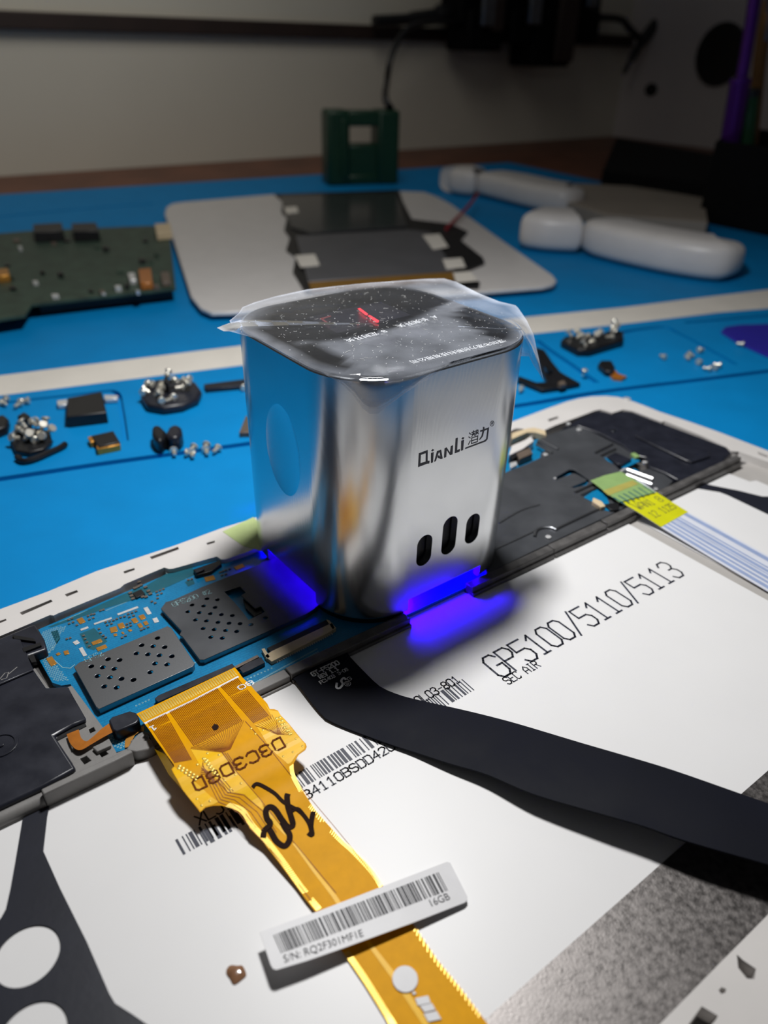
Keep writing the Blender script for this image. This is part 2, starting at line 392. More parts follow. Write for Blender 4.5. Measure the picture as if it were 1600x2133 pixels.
ppoly(bm, [(-80, 793), (0, 782), (500, 720), (1300, 640), (1450, 621), (1600, 603), (1700, 591), (1980, 556), (1980, 592), (1700, 629), (1600, 642), (1500, 650), (1300, 674), (505, 760), (0, 823), (-80, 834)], -.02, .35)
build('inlay_strip', bm, M['strip'], mat_t, bevel=.1)['label'] = 'pale grey strip running across the blue mat'

# ------------------------------------------------------------------ things at the back of the desk
# green fixture with a window
g = at(680, 388, 0); g2 = at(835, 384, 0)
gt = thing('fixture_frame', 'dark green upright frame with a square window near the wall', 'fixture', g)
gx = (g2 - g); gw = gx.length; gx.normalize(); gy = Vector((-gx.y, gx.x, 0))
def gpt(x, z, d=0): return g + gx * x + gy * d + Vector((0, 0, z))
def gface(u, v):
    p = onplane(u, v, g, gy); return ((p - g).dot(gx), p.z)
def slab(bm, x0, x1, z0, z1, d0, d1):
    c = g + gx * (x0 + x1) / 2 + gy * (d0 + d1) / 2
    obox(bm, c, gx, (x1 - x0) / 2, abs(d1 - d0) / 2, z0, z1)
xl, zt_ = gface(682, 230); xr, _ = gface(835, 230); w0, wz1 = gface(730, 264); w1, wz0 = gface(788, 302)
bm = nb(); slab(bm, xl, w0, 0, zt_, 0, 30); build('side_panel', bm, M['greenpl'], gt, bevel=3)
bm = nb(); slab(bm, w1, xr, 0, zt_, 0, 30); build('side_panel', bm, M['greenpl'], gt, bevel=3)
bm = nb(); slab(bm, w0 - 2, w1 + 2, wz1, zt_ - 1, 2, 28); build('top_bar', bm, M['greenpl'], gt, bevel=2)
bm = nb(); slab(bm, w0 - 2, w1 + 2, wz0 - 34, wz0, 4, 26); build('cross_bar', bm, M['greenpl'], gt, bevel=2)
bm = nb(); slab(bm, w0 - 2, w1 + 2, 0, 10, 2, 28); build('base_bar', bm, M['greenpl'], gt, bevel=2)
bm = nb(); slab(bm, xl + 14, xl + 20, 8, zt_ - 8, -3, 1); build('rib', bm, M['greenpl'], gt, bevel=1)
# black cable from the rack down to the fixture
cab = [onwall(u, v, o) for u, v, o in ((952, 47, 54), (930, 44, 66), (900, 46, 80), (860, 54, 95), (838, 72, 100), (822, 100, 105), (811, 135, 110), (806, 170, 115))]
cab.append(gpt(*gface(812, 205), 16)); cab.append(gpt(gface(824, 228)[0], zt_ + .5, 15))
bm = nb(); tube(bm, smoothline(cab, 5), 3.6, 10)
tag(build('cable', bm, M['blackrub'], smooth=True), 'black cable curving from the wall rack down to the green frame', 'cable')
# rack on the wall
rk = thing('tool_rack', 'black tool rack with hanging tools on the wall at the top', 'rack', onwall(1100, 60, 20))
def wbox(bm, u0, u1, v0, v1, d0, d1):
    p = onwall(u0, v0, d1); q = onwall(u1, v1, d1)
    poly(bm, [[ab(p.dot(EX), wb + d0), ab(q.dot(EX), wb + d0), ab(q.dot(EX), wb + d1), ab(p.dot(EX), wb + d1)]], q.z, p.z)
bm = nb(); wbox(bm, 968, 1246, -70, 62, 14, 60); build('rack_body', bm, M['matteblack'], rk, bevel=3)
for u0, u1, v1, d in ((982, 1046, 108, 70), (1072, 1112, 92, 66), (1122, 1186, 140, 72), (1196, 1246, 90, 64)):
    bm = nb(); wbox(bm, u0, u1, 20, v1, 20, d); build('holster', bm, M['matteblack'], rk, bevel=4)
for u0, u1, v1, mm in ((1014, 1032, 58, 'steelbar'), (1114, 1128, 54, 'steelbar'), (1236, 1246, 18, 'steelbar'), (1038, 1050, 66, 'darkwood'), (1180, 1194, 130, 'darkwood')):
    bm = nb(); wbox(bm, u0, u1, -60, v1, 74, 82); build('tool_shank', bm, M[mm], rk, bevel=3)
# dark cable loom running along the rail into the rack
bm = nb(); tube(bm, smoothline([onwall(u, v, 30) for u, v in ((780, 44), (850, 40), (900, 34), (930, 26), (956, 14))], 5), [7] * 6 + [9] * 6 + [12] * 9, 10)
tag(build('cable_loom', bm, M['blackrub'], smooth=True), 'thick dark cable bundle running along the wall rail into the rack', 'cable')
# Y shaped clamp hanging right of the rack
bm = nb()
def wp(u, v, d=45): return onwall(u, v, d)
tube(bm, smoothline([wp(1236, 36), wp(1292, 40), wp(1312, 60), wp(1336, 84)], 5), 5.5, 8)
tube(bm, smoothline([wp(1412, -20), wp(1392, 14), wp(1364, 52), wp(1338, 86), wp(1316, 122), wp(1300, 152)], 5), [10] * 8 + [9] * 8 + [7] * 5 + [4] * 5, 8)
tag(build('hanging_clamp', bm, M['blackrub'], smooth=True), 'dark Y-shaped clamp hanging beside the rack at the wall corner', 'clamp')
# black round cover and small hole plug on the white side panel
def side_disc(u, v, ru, rv, name, label, cat, th):
    c = onside(u, v); r1 = abs((onside(u + ru, v) - c).dot(EY)); r2 = abs(onside(u, v - rv).z - c.z)
    bm = nb(); n = 40; A_, B_ = [], []
    for i in range(n):
        t = 2 * math.pi * i / n
        p = c + EY * (r1 * math.cos(t)) + Vector((0, 0, r2 * math.sin(t)))
        A_.append(bm.verts.new(p - EX * th)); B_.append(bm.verts.new(p + EX * .5))
    bm.faces.new(A_); bm.faces.new(B_[::-1])
    for i in range(n): bm.faces.new((A_[i], B_[i], B_[(i + 1) % n], A_[(i + 1) % n]))
    return tag(build(name, bm, M['blackrub'], bevel=.8), label, cat)
side_disc(1502, 114, 52, 69, 'round_cover', 'large round black cover on the white side panel', 'cover', 4)
side_disc(1357, 187, 13, 14, 'hole_plug', 'small black plug on the white side panel below the round cover', 'plug', 2)

# grey carton and black case at the back right
bm = nb(); ppoly(bm, [(1175, 380), (1330, 388), (1468, 412), (1475, 462), (1262, 446), (1180, 420)], .01, 12)
tag(build('carton', bm, M['greyboxm'], bevel=1), 'flat grey carton lying in front of the black case', 'box')
bm = nb(); ppoly(bm, [(1256, 352), (1480, 384), (1512, 326), (1284, 286)], .01, 24)
tag(build('storage_case', bm, M['matteblack'], bevel=2), 'low black case against the white side panel', 'case')
# pen holder and what stands in it
hp = [at(1452, 462, 0), at(1690, 512, 0), at(1690, 440, 0), at(1500, 408, 0)]
hz = onplane(1462, 292, hp[0], FW * Vector((1, 1, 0))).z
ph = thing('pen_holder', 'tall black pen holder at the right edge of the mat', 'holder', hp[0])
bm = nb(); poly(bm, [hp, [h * .94 + (sum(hp, Vector()) / 4) * .06 for h in hp]], .01, hz); build('holder_body', bm, M['matteblack'], ph, bevel=2)
bm = nb(); poly(bm, [[h * .95 + (sum(hp, Vector()) / 4) * .05 for h in hp]], .3, 6); build('holder_base', bm, M['matteblack'], ph)
hc = sum(hp, Vector()) / 4; hn = Vector((FW.x, FW.y, 0)).normalized()
def stick(name, pts, rr, mm, label, cat, off, parts=()):
    bt = [onplane(u, v, hc + hn * off, hn) for u, v in pts]
    t = thing(name, label, cat, bt[-1])
    n1 = len(bt) - 1
    bm = nb(); tube(bm, smoothline(bt, 4), rr, 12); build('shaft', bm, M[mm], t, smooth=True)
    for (a_, b_, r2, m2, nm) in parts:
        bm = nb(); p = bt[0].lerp(bt[-1], a_); q = bt[0].lerp(bt[-1], b_)
        tube(bm, [p, q], r2, 12); build(nm, bm, M[m2], t, smooth=True)
    return t
stick('screwdriver', [(1578, -40), (1553, 120), (1520, 300), (1512, 345)], 5.2, 'purple', 'slim purple screwdriver standing in the black pen holder', 'screwdriver', -6, [(.52, .98, 8.6, 'purple', 'grip'), (.5, .525, 9.2, 'purple', 'collar')])
stick('felt_pen', [(1566, 185), (1558, 260), (1550, 345)], 7.0, 'pengreen', 'dark green pen standing between the purple and bronze tools', 'pen', 2, [(0, .1, 7.6, 'blackrub', 'cap')])
stick('hand_tool', [(1610, -40), (1585, 110), (1566, 300), (1560, 345)], 5.5, 'copper', 'bronze-coloured tool handle behind the green pen', 'tool', 16, [(.0, .3, 6.2, 'steelbar', 'tip')])

# two white handsets
def handset(name, label, ax, wd, hh, grp=None):
    """lofted rounded body: ax = front base pixels along it, wd depth, hh heights"""
    t = thing(name, label, 'handset', at(*ax[0], 0), grp)
    def loft(pts, w, h, nm):
        P = [at(u, v, 0) for u, v in pts]; P = smoothline(P, 4); n = len(P)
        def itp(a, x):
            x *= (len(a) - 1); i = min(int(x), len(a) - 2); f = x - i; return a[i] * (1 - f) + a[i + 1] * f
        bm = nb(); rings = []
        for i, p in enumerate(P):
            tg = (P[min(i + 1, n - 1)] - P[max(i - 1, 0)]).normalized(); sd = Vector((-tg.y, tg.x, 0))
            W_ = itp(w, i / (n - 1)); H_ = itp(h, i / (n - 1)); base = itp(w, .5)
            ring = []
            for k in range(28):
                a = 2 * math.pi * k / 28; ca_, sa = math.cos(a), math.sin(a)
                e = .55
                x = math.copysign(abs(ca_) ** e, ca_) * W_ / 2; z = math.copysign(abs(sa) ** e, sa) * H_ / 2
                ring.append(bm.verts.new(p + sd * (base / 2 + x) + Vector((0, 0, max(.02, itp(h, .5) / 2 + z)))))
            rings.append(ring)
        for a, b in zip(rings, rings[1:]):
            for k in range(28): bm.faces.new((a[k], a[(k + 1) % 28], b[(k + 1) % 28], b[k]))
        bm.faces.new(rings[0][::-1]); bm.faces.new(rings[-1])
        return build(nm, bm, M['white_pl'], t, smooth=True, angle=60)
    return t, loft
t, loft = handset('white_handset', 'white plastic handset lying nearest on the mat at the right', [(1066, 520)], 0, 0, 'white handsets')
loft([(1064, 508), (1072, 521), (1130, 529), (1196, 533), (1212, 532)], [26, 40, 46, 46, 42], [20, 27, 28, 28, 26], 'head')
loft([(1202, 528), (1230, 540), (1320, 563), (1420, 583), (1500, 592), (1548, 584), (1572, 566)], [40, 42, 42, 42, 42, 36, 14], [24, 26, 26, 26, 26, 22, 10], 'grip')
t, loft = handset('white_handset', 'white plastic handset lying behind the nearer one, beside the grey carton', [(925, 408)], 0, 0, 'white handsets')
loft([(920, 398), (928, 406), (956, 410), (984, 412), (994, 411)], [26, 44, 50, 50, 46], [18, 25, 26, 26, 25], 'head')
loft([(988, 410), (1030, 420), (1100, 438), (1170, 450), (1220, 446), (1244, 434)], [46, 48, 48, 48, 40, 14], [22, 24, 24, 24, 20, 10], 'grip')

# white back cover with the battery on it
bc = thing('back_cover', 'white tablet back cover lying face down behind the metal box', 'cover', at(700, 520, 0))
edge = [(343, 444), (346, 432), (358, 424), (378, 421), (575, 404), (840, 398), (885, 400), (912, 410), (940, 425), (1050, 503), (1152, 573), (1160, 584), (1152, 592), (1130, 597), (700, 631), (480, 649), (440, 650), (418, 641), (398, 617)]
bm = nb(); ppoly(bm, edge, 2.6, 5.2); build('shell', bm, M['white_pl'], bc, bevel=.8)
inner = [((u - 760) * .985 + 760, (v - 520) * .975 + 520) for u, v in edge]
bm = nb(); ppoly(bm, inner, .02, 2.65); build('inner_rim', bm, M['blackrub'], bc)
bt = thing('battery_pack', 'dark grey battery pack with white stickers on the white back cover', 'battery', at(780, 500, 5.2))
bm = nb(); ppoly(bm, [(572, 404), (590, 418), (586, 440), (598, 452), (592, 478), (604, 494), (596, 520), (616, 534), (610, 566), (618, 578), (637, 610), (760, 600), (998, 598), (1000, 588), (966, 566), (1010, 548), (1006, 536), (960, 500), (975, 482), (940, 466), (858, 456), (839, 419), (831, 395)], 5.25, 6.6); build('black_frame', bm, M['blackrub'], bt)
bm = nb(); ppoly(bm, [(584, 408), (826, 402), (848, 470), (645, 484), (607, 472)], 6.6, 8.4); build('glossy_cell', bm, M['battgloss'], bt, bevel=.4)
bm = nb(); ppoly(bm, [(616, 491), (846, 478), (896, 482), (948, 563), (642, 586)], 6.6, 8.4); build('foil_cell', bm, M['battery'], bt, bevel=.4)
bm = nb(); ppoly(bm, [(643, 588), (946, 566), (946, 582), (648, 603)], 6.6, 8.0); build('amber_strip', bm, M['brownstrip'], bt)
for q in ([(614, 532), (656, 529), (666, 552), (626, 556)], [(880, 490), (916, 487), (934, 514), (902, 519)], [(922, 540), (962, 537), (970, 556), (930, 560)], [(944, 568), (980, 565), (994, 584), (950, 588)], [(592, 432), (618, 430), (622, 442), (596, 445)]):
    bm = nb(); ppoly(bm, q, 8.4, 8.7); build('sticker', bm, M['strip'], bt)
bm = nb(); tube(bm, smoothline([at(996, 402, 16), at(985, 418, 15), at(970, 436, 12), at(950, 456, 9.5), at(930, 476, 8.2)], 5), 1.3, 8)
build('red_lead', bm, M['redwire'], bt, smooth=True)

# green circuit board on the left
cb = thing('circuit_board', 'dark green circuit board lying on the mat at the far left', 'circuit board', at(180, 560, 0))
bm = nb(); ppoly(bm, [(-60, 690), (-60, 492), (0, 486), (68, 480), (315, 470), (352, 474), (366, 600), (66, 634), (52, 656), (0, 664)], 7.5, 9); build('board', bm, M['greenpcb'], cb)
bm = nb(); ppoly(bm, [(80, 628), (358, 597), (346, 500), (40, 520)], .05, 7.5); build('underside_tray', bm, M['blackrub'], cb)
for q, m_, h in (([(68, 467), (128, 463), (132, 480), (70, 484)], 'blackrub', 7), ([(148, 465), (200, 463), (206, 480), (152, 482)], 'blackrub', 7), ([(322, 466), (354, 464), (358, 483), (326, 486)], 'beige', 5), ([(288, 560), (314, 558), (318, 588), (292, 590)], 'orangeflex', 4), ([(-10, 560), (16, 558), (20, 572), (-6, 575)], 'goldpad', 4), ([(334, 566), (352, 565), (356, 586), (338, 588)], 'ceramic', 3), ([(266, 568), (280, 567), (284, 582), (270, 583)], 'silver', 3)):
    bm = nb(); ppoly(bm, q, 9, 9 + h); build('component', bm, M[m_], cb, bevel=.5)
rnd = random.Random(3)
for i in range(26):
    u = rnd.uniform(5, 330); v = rnd.uniform(495, 625 - u * .07); w = rnd.uniform(5, 15)
    bm = nb(); ppoly(bm, [(u, v), (u + w, v - w * .05), (u + w + 2, v + w * .35), (u + 2, v + w * .4)], 9, 9 + rnd.uniform(.8, 2.5)); build('component', bm, M[rnd.choice(('blackrub', 'ceramic', 'greenpcb', 'silver', 'blackrub'))], cb)

# ------------------------------------------------------------------ small parts in the tray
def screw_mesh():
    bm = nb(); n = 12
    prof = [(0, 4.2), (1.5, 4.2), (1.75, 3.9), (1.75, 3.3), (.85, 3.1), (.85, .3), (.5, 0), (0, 0)]
    rings = []
    for r, z in prof:
        if r == 0: rings.append([bm.verts.new((0, 0, z))])
        else: rings.append([bm.verts.new((r * math.cos(2 * math.pi * k / n), r * math.sin(2 * math.pi * k / n), z)) for k in range(n)])
    for a, b in zip(rings, rings[1:]):
        for k in range(n):
            if len(a) == 1: bm.faces.new((a[0], b[k], b[(k + 1) % n]))
            elif len(b) == 1: bm.faces.new((a[k], b[0], a[(k + 1) % n]))
            else: bm.faces.new((a[k], b[k], b[(k + 1) % n], a[(k + 1) % n]))
    for v in bm.verts: v.co *= S
    me = bpy.data.meshes.new('screw'); bmesh.ops.recalc_face_normals(bm, faces=bm.faces); bm.to_mesh(me); bm.free(); me.materials.append(M['screw'])
    for p in me.polygons: p.use_smooth = True
    me.set_sharp_from_angle(angle=math.radians(35))
    return me
SCREW = screw_mesh()
def screw(u, v, z, rot, tilt, label, group, sc=1.0):
    o = bpy.data.objects.new('screw', SCREW); COL.objects.link(o)
    sc *= .74; p = at(u, v, max(1.5, z * .8)); o.location = p * S; o.scale = (sc, sc, sc)
    o.rotation_euler = (tilt, 0, rot)
    return tag(o, label, 'screw', group)
rnd = random.Random(11)
lie = math.radians(86)
# heap on the black disc
bm = nb(); ppoly(bm, [(22, 903), (40, 893), (75, 890), (104, 897), (108, 918), (92, 934), (60, 942), (30, 938), (22, 920)], .02, 2.2)
tag(build('magnet_disc', bm, M['blackrub'], bevel=.6), 'black rounded magnet under the left heap of screws', 'magnet')
for u, v, z in ((28, 905, 2.4), (40, 912, 2.6), (52, 918, 2.6), (34, 895, 3), (48, 900, 4.5), (60, 906, 4.6), (70, 911, 2.7), (55, 892, 5), (70, 897, 6), (78, 887, 5.5), (86, 895, 5.4), (96, 890, 5), (100, 900, 4), (92, 908, 3.6), (62, 884, 5.5), (82, 915, 2.8)):
    screw(u, v, z + 1, rnd.uniform(0, 6.3), rnd.uniform(.6, 1.7), 'silver screw heaped on the black magnet at the far left of the tray', 'screws on the left magnet', 1.25)
for u, v in ((6, 838), (14, 843), (30, 848), (42, 836), (50, 832)):
    screw(u, v, 1.6, rnd.uniform(0, 6.3), lie, 'silver screw loose above the left magnet heap', 'loose screws above the left magnet', 1.2)
bm = nb(); ppoly(bm, [(-20, 872), (6, 862), (18, 872), (14, 886), (-6, 894), (-20, 894)], .02, 4); tag(build('clip', bm, M['blackrub'], bevel=.8), 'small black clip at the left edge of the tray', 'clip')
bm = nb(); ppoly(bm, [(34, 866), (50, 856), (62, 864), (64, 876), (50, 874)], .02, 4); tag(build('spacer', bm, M['blackrub'], bevel=.8), 'small black spacer just above the left screw heap', 'spacer')
bm = nb(); tube(bm, smoothline([at(36, 952, 1.3), at(48, 960, 1.3), at(72, 956, 1.3), (at(104, 942, 1.3)), at(126, 932, 1.3), at(136, 925, 1.3)], 5), 1.2, 8)
tag(build('antenna_lead', bm, M['blackrub'], smooth=True), 'thin curved black lead below the left screw heap', 'cable')
# camera-like square module
mt = thing('camera_module', 'square black module with silver side tabs in the left tray', 'module', at(180, 850, 0))
bm = nb(); ppoly(bm, [(140, 828), (212, 815), (222, 858), (138, 868)], .02, 5); build('housing', bm, M['blackrub'], mt, bevel=.5)
for q in ([(118, 834), (140, 831), (139, 842), (120, 844)], [(216, 822), (246, 823), (244, 830), (218, 832)]):
    bm = nb(); ppoly(bm, q, .5, 2.2); build('tab', bm, M['silver'], mt, bevel=.3)
ct = thing('connector_chip', 'small black and brass connector lying under the square black module', 'connector', at(218, 920, 0))
bm = nb(); ppoly(bm, [(190, 907), (236, 897), (250, 920), (206, 930)], .02, 3.2); build('shell', bm, M['blackrub'], ct, bevel=.3)
bm = nb(); ppoly(bm, [(200, 928), (250, 919), (250, 926), (202, 936)], .02, 2.6); build('brass_edge', bm, M['goldpad'], ct, bevel=.3)
bm = nb(); ppoly(bm, [(182, 910), (192, 907), (198, 918), (188, 921)], .02, 2.6); build('brass_tab', bm, M['goldpad'], ct, bevel=.3)
# heap on the oval magnet
bm = nb(); ppoly(bm, [(292, 822), (300, 800), (330, 789), (380, 787), (408, 795), (420, 812), (412, 828), (380, 842), (340, 848), (305, 842)], .02, 3.8)
tag(build('oval_magnet', bm, M['speaker'], bevel=1.2), 'oval black magnet holding screws in the middle of the left tray', 'magnet')
for u, v, z in ((302, 812, 6), (312, 818, 6), (322, 824, 6), (334, 830, 6), (344, 836, 5.5), (304, 802, 7), (318, 806, 7), (330, 803, 8), (326, 815, 7), (342, 796, 8.5), (346, 806, 8), (356, 800, 7.5), (364, 808, 7), (372, 799, 8), (382, 806, 7), (360, 822, 6), (384, 790, 9), (346, 786, 9), (392, 800, 7)):
    screw(u, v, z, rnd.uniform(0, 6.3), rnd.uniform(.7, 1.7), 'silver screw heaped on the oval black magnet', 'screws on the oval magnet', 1.2)
bm = nb(); ppoly(bm, [(340, 795), (342, 784), (350, 784), (351, 796)], 3.8, 9); tag(build('rubber_plug', bm, M['blackrub'], bevel=.5), 'small black plug standing on the oval magnet', 'plug')
# twin motor
vt = thing('vibration_motor', 'small black double-lobed part below the oval magnet', 'motor', at(348, 900, 0))
bm = nb(); ppoly(bm, [(316, 890), (322, 883), (334, 886), (346, 897), (344, 908), (332, 918), (322, 912), (316, 902)], .02, 6); build('lobe', bm, M['blackrub'], vt, bevel=1.2)
bm = nb(); ppoly(bm, [(344, 902), (352, 888), (366, 882), (378, 889), (380, 900), (372, 910), (352, 912)], .02, 6); build('lobe', bm, M['speaker'], vt, bevel=1.2)
for u, v, r_ in ((364, 948, .9), (394, 940, 0.2), (402, 952, .9), (408, 944, 2.2), (424, 936, .4), (432, 946, .9), (444, 942, .15)):
    screw(u, v, 1.9, r_ + 2.6, lie, 'silver screw lying in the row on the near groove left of the metal box', 'loose screws on the near groove', 1.25)
bm = nb(); ppoly(bm, [(424, 800), (520, 788), (520, 802), (428, 810)], .02, 2); tag(build('trim_strip', bm, M['speaker'], bevel=.3), 'dark flat strip running behind the metal box from the left', 'strip')
screw(506, 803, 1.9, .3, lie, 'single silver screw on the dark strip beside the metal box', None, 1.2)
bm = nb(); ppoly(bm, [(498, 901), (512, 866), (528, 864), (528, 900)], .02, 2.2); tag(build('bracket_piece', bm, M['ceramic'], bevel=.3), 'small brown bracket half hidden by the left side of the metal box', 'bracket')
# right of the box
bm = nb(); ppoly(bm, [(1116, 722), (1134, 728), (1150, 752), (1168, 774), (1192, 788), (1210, 798), (1170, 806), (1130, 811), (1078, 790), (1080, 782), (1118, 796), (1140, 795), (1128, 772), (1122, 748)], .02, 2.2)
kt = build('speaker_flex', bm, M['blackrub'], bevel=.4); tag(kt, 'curved black flex part right of the metal box', 'flex')
bm = nb(); ppoly(bm, [(1134, 764), (1146, 762), (1152, 770), (1140, 774)], 2.2, 4); build('component', bm, M['steelbar'], kt)
bm = nb(); ppoly(bm, [(1162, 796), (1174, 792), (1180, 800), (1168, 803)], 2.2, 4); build('component', bm, M['ceramic'], kt)
bm = nb(); ppoly(bm, [(1168, 708), (1176, 700), (1230, 694), (1246, 698), (1276, 684), (1300, 690), (1298, 708), (1270, 716), (1230, 728), (1206, 728)], .02, 4)
tag(build('magnet_bar', bm, M['blackrub'], bevel=1), 'black magnet bar holding screws right of the metal box', 'magnet')
for u, v, z in ((1192, 702, 5.5), (1202, 706, 5.5), (1212, 698, 6), (1220, 704, 6), (1206, 694, 6.5), (1228, 714, 5), (1222, 722, 5), (1240, 700, 6), (1262, 702, 5.5), (1272, 692, 6), (1278, 684, 7), (1286, 680, 7.5), (1284, 692, 6), (1250, 694, 6)):
    screw(u, v, z, rnd.uniform(0, 6.3), rnd.uniform(.7, 1.7), 'silver screw heaped on the black magnet bar right of the box', 'screws on the magnet bar', 1.3)
ot = thing('button_flex', 'small black and orange flex strip right of the curved flex part', 'flex', at(1275, 770, 0))
bm = nb(); ppoly(bm, [(1246, 758), (1252, 750), (1274, 750), (1282, 764), (1278, 774), (1262, 772)], .02, 3); build('button_pad', bm, M['blackrub'], ot, bevel=.6)
bm = nb(); ppoly(bm, [(1264, 772), (1278, 766), (1288, 778), (1306, 784), (1296, 789), (1278, 787)], .02, 1.4); build('tail', bm, M['orangeflex'], ot)
for u, v in ((1435, 748), (1446, 742), (1462, 752), (1464, 766), (1486, 758), (1492, 762), (1466, 728)):
    screw(u, v, 1.9, rnd.uniform(0, 6.3), lie, 'silver screw in the loose scatter left of the blue pick', 'screws scattered in the right tray', 1.2)
screw(1375, 740, 1.9, .4, lie, 'lone silver screw between the orange flex and the screw scatter', None, 1.2)
screw(1534, 715, 1.9, 1.1, lie, 'silver screw touching the edge of the blue pick', None, 1.2)
screw(1214, 783, 1.9, .9, .2, 'pinkish screw beside the tip of the curved black flex', None, 1.1)
screw(1084, 815, 1.9, 2.9, lie, 'silver screw lying close to the right side of the metal box', None, 1.2)
bm = nb(); ppoly(bm, [(1502, 690), (1512, 680), (1540, 676), (1600, 674), (1660, 690), (1680, 750), (1600, 741), (1540, 714)], .02, 1.2)
tag(build('opening_pick', bm, M['bluepick'], bevel=.4), 'dark blue plastic opening pick at the right edge of the tray', 'pick')

# ================================================================== the opened tablet
tab = thing('tablet', 'opened white tablet with its circuit board and white display back exposed', 'tablet', ab(110, -100, 0))
ZS, ZP, ZC = 3.5, 4.6, 6.5                 # sheet, board and shield heights
# outer slab (glass side) and mid frame floor
def tabout(g): return [ab(-60, -178 + g), ab(20, -180 + g), ab(87, -182 + g), ab(206, -187.5 + g), ab(238, -189 + g), ab(252 - g * .5, -186.5 + g), ab(260.5 - g, -178), ab(264 - g, -162), ab(267 - g, -130), ab(269 - g, -90), ab(271 - g, -10), ab(262 - g, -4 - g), ab(-60, -4 - g)]
bm = nb(); poly(bm, [tabout(.6)], .15, 2.2); build('front_glass', bm, M['blackrub'], tab)
bm = nb(); poly(bm, [tabout(4)], 2.2, 2.8); build('mid_frame', bm, M['darkframe'], tab)

# white bezel ring
outer_far = [(0, 1269), (100, 1232), (200, 1190), (362, 1137), (465, 1099), (527, 1080)]
ZB = 6.0
def slot(pts): return px(pts, ZB)
far_o = [ab(-60, -178.6)] + px(outer_far, ZB) + px([(800, 975), (1071, 877), (1140, 851), (1180, 837), (1206, 830), (1232, 826), (1262, 825), (1287, 827), (1307, 832), (1340, 844), (1375, 858), (1435, 878), (1495, 899), (1600, 939)], ZB) + [ab(269.5, -90), ab(271, -12), ab(268, -5), ab(262, -3), ab(-60, -3)]
far_i = [ab(-60, -168)] + px([(0, 1325), (55, 1302), (104, 1281), (112, 1282), (120, 1278), (250, 1225), (259, 1217), (342, 1182), (352, 1185), (362, 1184), (452, 1159), (460, 1165), (470, 1165), (515, 1150)], ZB) + px([(800, 1030), (1075, 892), (1090, 893), (1108, 908), (1128, 899), (1157, 886), (1206, 868), (1240, 855), (1252, 853), (1266, 857), (1276, 860), (1286, 857), (1298, 853), (1318, 856), (1379, 879), (1384, 877), (1450, 903), (1514, 929), (1516, 934), (1524, 940), (1540, 941), (1600, 962)], ZB) + [ab(262, -88), ab(263, -18.6)] + px([(1600, 1905), (1490, 2016), (1375, 2133)], ZB) + [ab(-60, -18.6)]
holes = [slot([(41, 1276), (106, 1249), (110, 1253), (46, 1281)]), slot([(312, 1160), (371, 1139), (373, 1144), (316, 1165)]),
         slot([(135, 1238), (160, 1229), (163, 1233), (139, 1243)]), slot([(257, 1190), (280, 1183), (281, 1187), (259, 1195)]), slot([(-8, 1296), (12, 1289), (14, 1292), (-5, 1300)]),
         slot([(430, 1131), (447, 1126), (448, 1130), (432, 1135)]),
         slot([(1141, 874), (1162, 867), (1164, 871), (1144, 878)]), slot([(1578, 941), (1600, 949), (1600, 954), (1580, 946)]),
         slot([(1535, 1988), (1548, 2000), (1575, 2018), (1572, 2040), (1556, 2038), (1538, 2016)]), slot([(1497, 2062), (1504, 2056), (1513, 2060), (1511, 2068), (1502, 2070)]), slot([(1462, 2096), (1496, 2116), (1490, 2126), (1478, 2140), (1430, 2140)])]
bm = nb(); poly(bm, [far_o, far_i] + holes, 2.3, ZB); bez = build('bezel', bm, M['white_pl'], tab, bevel=.5, seg=3)
# bright round glint screw at the corner and plugs
def cyl(bm, c, r, z0, z1, n=16): poly(bm, [circ(c, r, n)], z0, z1)
bm = nb(); cyl(bm, at(1306, 832, ZB), 1.6, ZB, ZB + .5); build('corner_stud', bm, M['silver'], bez, bevel=.2)
# rim lip: outer skirt a little lower
bm = nb(); poly(bm, [tabout(-1.0), tabout(1.5)], .4, 2.3); build('skirt', bm, M['white_pl'], bez, bevel=.4)

# display back
dp = nb(); poly(dp, [[ab(-60, -117.5), ab(262, -117.5), ab(262, -19), ab(-60, -19)]], 2.8, 3.05)
disp = build('display_panel', dp, M['lcdgrey'], tab)
bm = nb(); poly(bm, [[ab(-58, -117.4), ab(0, -117.2)] + px([(103, 1676), (320, 1575)], ZS) + [ab(98.6, -117.6), ab(98.6, -119.15), ab(119.2, -119.15), ab(119.2, -117.6)] + px([(1017, 1216), (1200, 1130), (1298, 1085), (1600, 1251)], ZS) + [ab(188, -60), ab(188, -36)] + px([(1600, 1605), (1388, 1790), (1010, 2125)], ZS) + [ab(-58, -35.6)]], 3.05, ZS)
sheet = build('reflector_sheet', bm, M['sheet'], disp)
bm = nb(); poly(bm, [px([(1395, 1034), (1446, 1014), (1452, 1008), (1507, 982), (1562, 1003), (1576, 1001), (1602, 1012)], ZS) + [ab(258, -100), ab(258, -36), ab(190.5, -36), ab(190.5, -116)]], 3.05, ZS)
build('reflector_sheet', bm, M['sheet'], disp)
